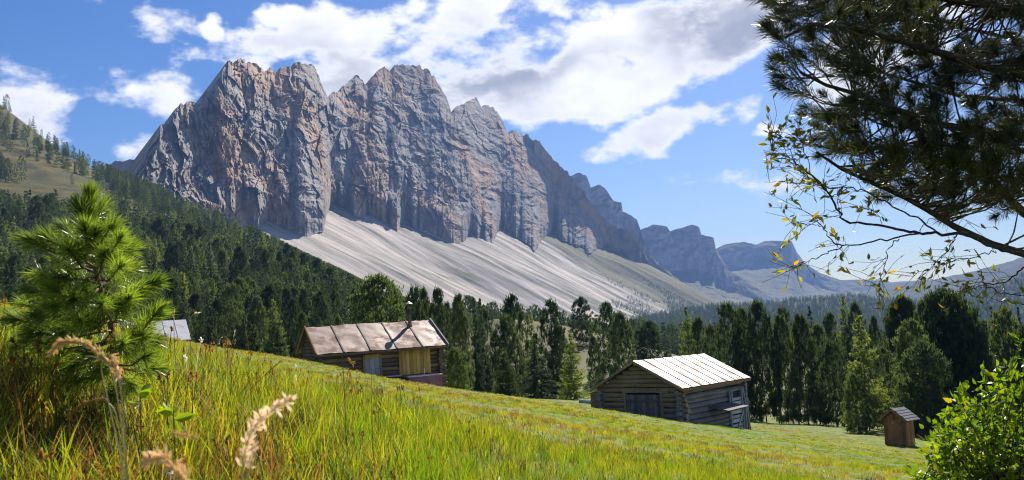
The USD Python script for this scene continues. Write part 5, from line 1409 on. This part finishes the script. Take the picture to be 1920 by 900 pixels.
# --- the yellowing broadleaf branch in front of it
yl_leaf = [foliage_look(f'yellow_leaf_look_{i}', c, .5, rough=.45, spec=.4, scale=9) for i, c in enumerate((
    [(.26, .21, .02), (.42, .34, .03), (.56, .45, .05)], [(.12, .16, .02), (.24, .26, .03), (.38, .36, .05)], [(.34, .20, .02), (.50, .30, .03), (.56, .38, .06)]))]
bl = thing('yellow_leaved_branch', 'thin leafless looking twigs with small yellow leaves hanging under the dark pine boughs', 'branch')
BD = 3.9
main_lines = [
    ([(2060, 505), (1990, 490), (1920, 478), (1862, 462), (1816, 440), (1760, 438), (1716, 437), (1656, 423), (1580, 410), (1560, 370), (1521, 328), (1483, 302), (1450, 294), (1432, 285)], .011, .0012, 9),
    ([(1724, 438), (1656, 450), (1589, 461), (1563, 454), (1542, 425), (1504, 391), (1478, 372)], .0045, .001, 5),
    ([(1580, 461), (1534, 482), (1500, 496), (1478, 505)], .0028, .001, 4),
    ([(1760, 438), (1700, 400), (1650, 372), (1602, 352), (1551, 349), (1504, 323), (1475, 277), (1445, 237)], .0042, .001, 10),
    ([(1551, 349), (1500, 345), (1470, 342), (1432, 342)], .002, .0008, 4),
    ([(1504, 323), (1480, 300), (1462, 262), (1440, 255)], .002, .0008, 4),
    ([(1688, 445), (1662, 480), (1654, 520), (1640, 540)], .0026, .0008, 5),
    ([(1867, 470), (1820, 483), (1770, 487)], .0032, .001, 3),
    ([(1800, 433), (1780, 463), (1747, 500), (1700, 517)], .003, .0008, 6),
    ([(1990, 498), (1920, 503), (1893, 527), (1847, 535), (1841, 513), (1828, 486)], .005, .001, 5),
    ([(1847, 535), (1893, 552), (1950, 556)], .003, .002, 1),
    ([(1990, 575), (1920, 570), (1890, 566), (1858, 561)], .004, .001, 0),
    ([(1445, 294), (1450, 270), (1440, 245)], .0018, .0008, 7),
    ([(1521, 328), (1505, 270), (1490, 245)], .002, .0008, 9),
    ([(1560, 370), (1590, 340), (1600, 300), (1560, 255)], .002, .0008, 8),
    ([(1542, 425), (1510, 420), (1480, 418)], .0018, .0008, 4),
    ([(1656, 423), (1640, 400), (1612, 380)], .0018, .0008, 4),
    ([(1724, 438), (1745, 410), (1790, 405), (1820, 420)], .0018, .0008, 2),
    ([(1847, 535), (1820, 540), (1808, 545)], .0018, .0008, 6)]
leaf_spots, lrng = [], np.random.default_rng(33)
for li, (l, r0, r1, side_n) in enumerate(main_lines):
    p = np.array([P(x, y, BD + .25 * (noise(np.array([[x / 90, y / 90, li * 1.7]]), 3)[0] - .5)) for x, y in l])
    tt = np.linspace(0, len(p) - 1, 5 * len(p))
    cs_ = np.stack([PchipInterpolator(np.arange(len(p)), p[:, k])(tt) for k in range(3)], 1)
    cs_ += lrng.normal(size=cs_.shape) * .004
    br = obj('branch', tube(cs_, np.linspace(r0, r1, len(cs_)), 6), stem_bark, bl, smooth=60)
    for s in range(side_n * 3):
        k = int(len(cs_) * lrng.uniform(.35 if li else .62, 1)) - 1
        ln = lrng.uniform(.07, .22)
        dr = unit(cs_[k] - cs_[max(0, k - 3)] + lrng.normal(size=3) * [.02, .02, .02] * 1.2)
        dr = unit(dr + lrng.normal(size=3) * .6)
        q = np.array([cs_[k], cs_[k] + dr * ln * .5 + lrng.normal(size=3) * .012, cs_[k] + dr * ln + [0, 0, -.015]])
        if project(q[2:3])[0][0] < 1428:
            continue
        obj('twig', tube(q, [.0013, .001, .0007], 4), twig_look, str(br.GetPath()), smooth=60)
        for m in range(int(lrng.integers(1, 4))):
            f = lrng.uniform(.3, 1)
            leaf_spots.append((q[0] + (q[2] - q[0]) * f, unit(dr + lrng.normal(size=3) * .6)))
    for s in range(side_n):
        k = int(len(cs_) * lrng.uniform(.6 if li else .7, 1)) - 1
        leaf_spots.append((cs_[k], unit(lrng.normal(size=3) + [0, 0, -.2])))


def leaf_mesh(o, d, L, W, rr, cup=.18):
    """A pointed leaf folded along its midrib."""
    n = unit(np.cross(d, rr.normal(size=3))); u = np.cross(n, d)
    ts, ws = (0, .3, .62, 1.0), (0.04, .48, .40, 0.02)
    mid = [o + d * L * t - u * cup * L * .4 * t * t for t in ts]
    v, f = [], []
    for m, w in zip(mid, ws):
        v += [m - n * W * w + u * W * w * .35, m, m + n * W * w + u * W * w * .35]
    for i in range(3):
        a = 3 * i
        f += [[a, a + 1, a + 4], [a, a + 4, a + 3], [a + 1, a + 2, a + 5], [a + 1, a + 5, a + 4]]
    return np.array(v), np.array(f)


lrng.shuffle(leaf_spots)
print('branch leaves', len(leaf_spots))
for i, (o, d) in enumerate(leaf_spots[:296]):
    obj('leaf', leaf_mesh(o, d, lrng.uniform(.030, .048), lrng.uniform(.012, .019), lrng), yl_leaf[int(lrng.choice(3, p=[.5, .32, .18]))], bl, smooth=True)

if len(leaf_spots) > 296:
    obj('leaf_mass', join([leaf_mesh(o, d, lrng.uniform(.026, .042), lrng.uniform(.011, .016), lrng) for o, d in leaf_spots[296:760]]), yl_leaf[1], bl, smooth=True, kind='stuff')

# --- the shrub in the lower right corner
shrub_leaf = [foliage_look(f'shrub_leaf_look_{i}', c, .5, rough=.35, spec=.45, scale=7) for i, c in enumerate((
    [(.07, .14, .015), (.14, .24, .022), (.21, .32, .03)], [(.16, .24, .025), (.26, .34, .032), (.35, .38, .04)], [(.22, .22, .02), (.34, .30, .03), (.40, .34, .04)]))]
SD = 5.0
sb = P(1895, 1010, SD); sb[2] = float(ground_z(np.array([sb[0]]), np.array([sb[1]]))[0])
shrub = thing('leafy_shrub', 'dense bright green leafy shrub in the bottom right corner', 'shrub')
top_line = np.array([(1700, 905), (1718, 850), (1726, 815), (1745, 795), (1770, 775), (1795, 742), (1820, 722), (1850, 700), (1885, 690), (1905, 670), (1925, 655), (2010, 650), (2060, 700)])
srng = np.random.default_rng(44)
stems, sleaf = [], []
for i in range(430):
    x = srng.uniform(1705, 2080)
    yt = np.interp(x, top_line[:, 0], top_line[:, 1])
    y = yt + (1010 - yt) * srng.random() ** 1.35 * .95
    hgt = (1010 - y) / 330
    dd = srng.uniform(-.62, .62) * (1 - .55 * (1 - (y - yt) / max(1010 - yt, 1)))
    tip = P(x, y, SD + dd)
    foot = sb + srng.normal(size=3) * [.20, .14, 0]
    mid = foot + (tip - foot) * .55 + np.array([0, 0, .10]) + srng.normal(size=3) * .04
    tt = np.linspace(0, 1, 7)[:, None]
    c = foot * (1 - tt) ** 2 + 2 * mid * tt * (1 - tt) + tip * tt ** 2
    stems.append((c, y - yt))
    nl = int(srng.integers(15, 24))
    for m in range(nl):
        t = srng.uniform(.42, 1.02)
        k = min(int(t * 6), 5)
        o = c[k] + (c[k + 1] - c[k]) * (t * 6 - k)
        d = unit(unit(c[k + 1] - c[k]) * .5 + srng.normal(size=3) * .8 + [0, 0, .15])
        sleaf.append((o + d * .01, d, srng.uniform(.030, .054), srng.uniform(.018, .030)))
for c, _ in stems[:60]:
    obj('stem', tube(c, np.linspace(.0055, .0014, 7), 5), twig_look, shrub, smooth=60)
obj('twig', join([tube(c, np.linspace(.004, .001, 7), 4, cap=False) for c, _ in stems[60:]]), twig_look, shrub, smooth=60, kind='stuff')
# long upright shoots standing out of the top right
for pts in ([(1890, 705), (1900, 672), (1912, 640)], [(1850, 725), (1846, 700), (1838, 690)], [(1930, 700), (1925, 660), (1905, 632)], [(1800, 760), (1798, 735), (1806, 720)], [(1880, 720), (1868, 690), (1880, 668)]):
    c = np.array([P(x, y, SD - .1) for x, y in pts])
    obj('stem', tube(c, [.0025, .002, .0012], 5), twig_look, shrub, smooth=60)
    for m in range(11):
        t = srng.random() * 1.99
        k = int(t)
        sleaf.insert(0, (c[k] + (c[k + 1] - c[k]) * (t - k), unit(srng.normal(size=3) + [0, 0, .3]), srng.uniform(.04, .062), srng.uniform(.024, .034)))
sp = np.array([s[0] for s in sleaf])
sx_, sy_ = project(sp)
vis = (sx_ < 1925) & (sy_ < 905)
key = np.where(vis, np.linalg.norm(sp - EYE, axis=1) - .004 * (900 - sy_) / 10, 99)
order2 = np.argsort(key)
print('shrub leaves', len(sleaf))
bigset = order2[:294]
for i in bigset:
    o, d, L_, W_ = sleaf[i]
    obj('leaf', leaf_mesh(o, d, L_, W_, srng), shrub_leaf[int(srng.choice(3, p=[.5, .4, .1]))], shrub, smooth=True)
rest2 = [[leaf_mesh(*sleaf[i], srng) for i in order2[294:][k::3]] for k in range(3)]
fol = UsdGeom.Xform.Define(stage, shrub + '/foliage')
for k in range(3):
    o = usdkit.mesh(stage, shrub + f'/foliage/leaf_mass' + ('' if k == 0 else f'_{k:03d}'), join(rest2[k]), shrub_leaf[(0, 1, 0)[k]], smooth=True)
    tag(o, kind='stuff')
tag(fol, kind='stuff')

# --- single grasses close to the lens, with heavy or thin heads
head_tan = blade_look('tan_head_look', [(.46, .36, .19), (.60, .49, .29), (.72, .61, .41), (.80, .72, .53)], .5)
head_pale = blade_look('cream_head_look', [(.66, .58, .46), (.78, .71, .60), (.85, .80, .70)], .5)
thin_dark = look('dark_stem_look', {'p': ('principled_bsdf', {'base_color': (.09, .055, .025), 'roughness': .7})}, [])
stem_tan = look('tan_stem_look', {'p': ('principled_bsdf', {'base_color': (.36, .27, .11), 'roughness': .6})}, [])


def stalk(label, pts, d, head=None, r=.0012, stem=stem_tan, headmat=head_tan, n=90, sl_=.011, sw=.0045, fan=.5, name='grass_stalk'):
    """A culm through points of the view; head = (first, last) fraction of its length that carries spikelets."""
    dds = d if np.ndim(d) else [d] * len(pts)
    p = np.array([P(x, y, q) for (x, y), q in zip(pts, dds)])
    tt = np.linspace(0, len(p) - 1, 26)
    c = np.stack([PchipInterpolator(np.arange(len(p)), p[:, k])(tt) for k in range(3)], 1)
    g = c[0].copy(); g[2] = float(ground_z(g[None, 0], g[None, 1])[0]) - .02
    if c[0][2] > g[2]:
        c = np.vstack([g + [.01, .01, 0], c])
    t = thing(name, label, 'grass')
    obj('stem', tube(c, np.linspace(r, r * .55, len(c)), 5), stem, t, smooth=60)
    if head:
        rr = np.random.default_rng(int(abs(pts[0][0]) * 7 + pts[0][1]))
        f = head[0] + (head[1] - head[0]) * rr.random(n)
        k = np.minimum((f * (len(c) - 1)).astype(int), len(c) - 2)
        q = c[k] + (c[k + 1] - c[k]) * (f * (len(c) - 1) - k)[:, None]
        dr = unit(unit(c[k + 1] - c[k]) + rr.normal(size=(n, 3)) * fan)
        q = q + dr * (.002 + .007 * rr.random((n, 1)) * fan)
        m = [tube([a, a + u * sl_ * .34 * s, a + u * sl_ * .75 * s], [sw * .12, sw * .32, sw * .05], 5) for a, u, s in zip(q, dr, rr.uniform(.7, 1.3, n))]
        obj('seed_head', join(m), headmat, t, smooth=60)
    return t


stalk('large drooping tan seed head arching over the grass under the young pine', [(238, 900), (225, 780), (214, 715), (196, 672), (160, 645), (125, 640), (98, 660)], 1.5, (.50, 1.0), headmat=head_tan, n=170, sl_=.016, sw=.005, fan=.35)
stalk('second tan seed head drooping just right below the large arching one', [(240, 900), (232, 800), (226, 730), (215, 690), (190, 672), (160, 668)], 1.5, (.55, .8), headmat=head_tan, n=70, sl_=.014, sw=.0045, fan=.35)
stalk('tan seed head with its tip bent down to the right of the large arching one', [(236, 900), (200, 740), (190, 690), (200, 664), (214, 676), (222, 704)], 1.52, (.66, 1.0), headmat=head_tan, n=80, sl_=.014, sw=.0045, fan=.3)
stalk('cream coloured knotted seed head leaning right, blurred, close to the lens', [(450, 930), (455, 880), (462, 835), (482, 795), (512, 768), (548, 748)], 1.15, (.24, 1.0), r=.0016, headmat=head_pale, n=110, sl_=.014, sw=.0060, fan=.55)
stalk('small pale withered spikelet hanging beside the cream seed head', [(452, 930), (462, 900), (470, 872), (478, 838)], 1.15, (.55, 1.0), headmat=head_pale, n=26, sl_=.010, sw=.0045, fan=.6)
stalk('thick tan seed head cut off by the bottom edge, blurred, left of the cream one', [(372, 960), (352, 908), (330, 880), (302, 858), (280, 862)], .95, (.22, 1.0), r=.0015, headmat=head_tan, n=90, sl_=.013, sw=.0060, fan=.5)
stalk('thin drooping seed spray above the thick tan head at the bottom edge', [(318, 900), (308, 850), (312, 822), (330, 812), (350, 818), (366, 822)], 1.5, (.5, 1.0), headmat=head_tan, n=46, sl_=.010, sw=.0036, fan=.5)
stalk('brown curved seed head lying to the left in the low grass below the arching one', [(228, 880), (222, 800), (214, 768), (190, 750), (160, 757), (132, 778)], 1.7, (.5, 1.0), headmat=grass_rust, n=110, sl_=.013, sw=.0042, fan=.25)
stalk('tall thin dark stem with a bent tip in front of the rusty roof', [(648, 810), (646, 740), (643, 690), (641, 662), (648, 668), (662, 682)], 3.6, (.82, 1.0), r=.0018, stem=thin_dark, headmat=head_tan, n=14, sl_=.02, sw=.007, fan=.4)
stalk('straight thin dark stem below the hatch door of the rust roofed hut', [(698, 830), (697, 760), (697, 690)], 3.8, None, r=.0016, stem=thin_dark)
stalk('tall russet blade standing above the meadow edge left of the rust roofed hut', [(456, 760), (465, 700), (466, 660), (458, 602)], 3.6, (.5, 1.0), r=.0014, stem=stem_tan, headmat=grass_rust, n=24, sl_=.018, sw=.003, fan=.12)
stalk('dark thin grass leaning right in front of the meadow left of the hut', [(470, 730), (495, 705), (523, 680)], 3.4, (.5, 1.0), r=.0012, stem=thin_dark, headmat=grass_dark, n=30, sl_=.016, sw=.003, fan=.12)
stalk('pale hooked stem tip on the meadow edge right of the young pine', [(357, 660), (356, 610), (360, 592), (370, 586)], 4.2, (.8, 1.0), r=.0016, stem=stem_tan, headmat=head_pale, n=8, sl_=.018, sw=.006, fan=.2)
stalk('pale seed tip standing against the dark wood left of the small bright conifers', [(430, 660), (436, 640), (441, 622)], 4.4, (.7, 1.0), r=.0016, stem=stem_tan, headmat=head_pale, n=8, sl_=.018, sw=.006, fan=.2)
stalk('upright straw coloured stem standing closest to the right of the young pine', [(327, 650), (326, 610), (327, 585)], 4.2, (.6, 1.0), r=.0016, stem=stem_tan, headmat=head_tan, n=12, sl_=.018, sw=.005, fan=.15)
stalk('pale curled grass tip between two straight stems on the meadow edge', [(405, 665), (408, 642), (414, 634), (410, 646)], 4.4, (.6, 1.0), r=.0016, stem=stem_tan, headmat=head_pale, n=8, sl_=.016, sw=.006, fan=.2)


def leafy_weed(label, px, py, d, n, L, seed):
    r = np.random.default_rng(seed)
    t = thing('broadleaf_weed', label, 'plant')
    o = P(px, py, d)
    g = o.copy(); g[2] = float(ground_z(g[None, 0], g[None, 1])[0]) - .02
    obj('stem', tube([g, (g + o) / 2 + [.005, 0, 0], o], [.0025, .002, .0015], 5), grass_green, t, smooth=60)
    for i in range(n):
        an = i * 2.4 + r.random()
        d_ = unit(np.array([math.cos(an), math.sin(an), r.uniform(.0, .5)]))
        obj('leaf', leaf_mesh(o - [0, 0, .03 * r.random()], d_, L * r.uniform(.7, 1.1), L * .42, r, .3), shrub_leaf[1], t, smooth=True)


leafy_weed('low bright lime green broadleaf rosette in the grass right of the young pine', 325, 768, 2.0, 7, .055, 3)
leafy_weed('upright yellow green leafy plant at the foot of the young pine', 262, 735, 2.1, 6, .05, 5)

# ------------------------------------------------------------------ haze
hz_box = trimesh.creation.box((16000, 9200, 860))
hz_box.apply_translation((1000, 3600, 860 / 2 - 140))
haze_look = look('haze_look', {'v': ('principled_volume', {'color': HAZE_COLOR, 'density': HAZE_DENSITY, 'anisotropy': HAZE_ANISO})}, [], surface=None, volume='v.volume')
obj('haze', hz_box, haze_look, label='thin blue autumn haze filling the valley', cat='haze', kind='stuff')
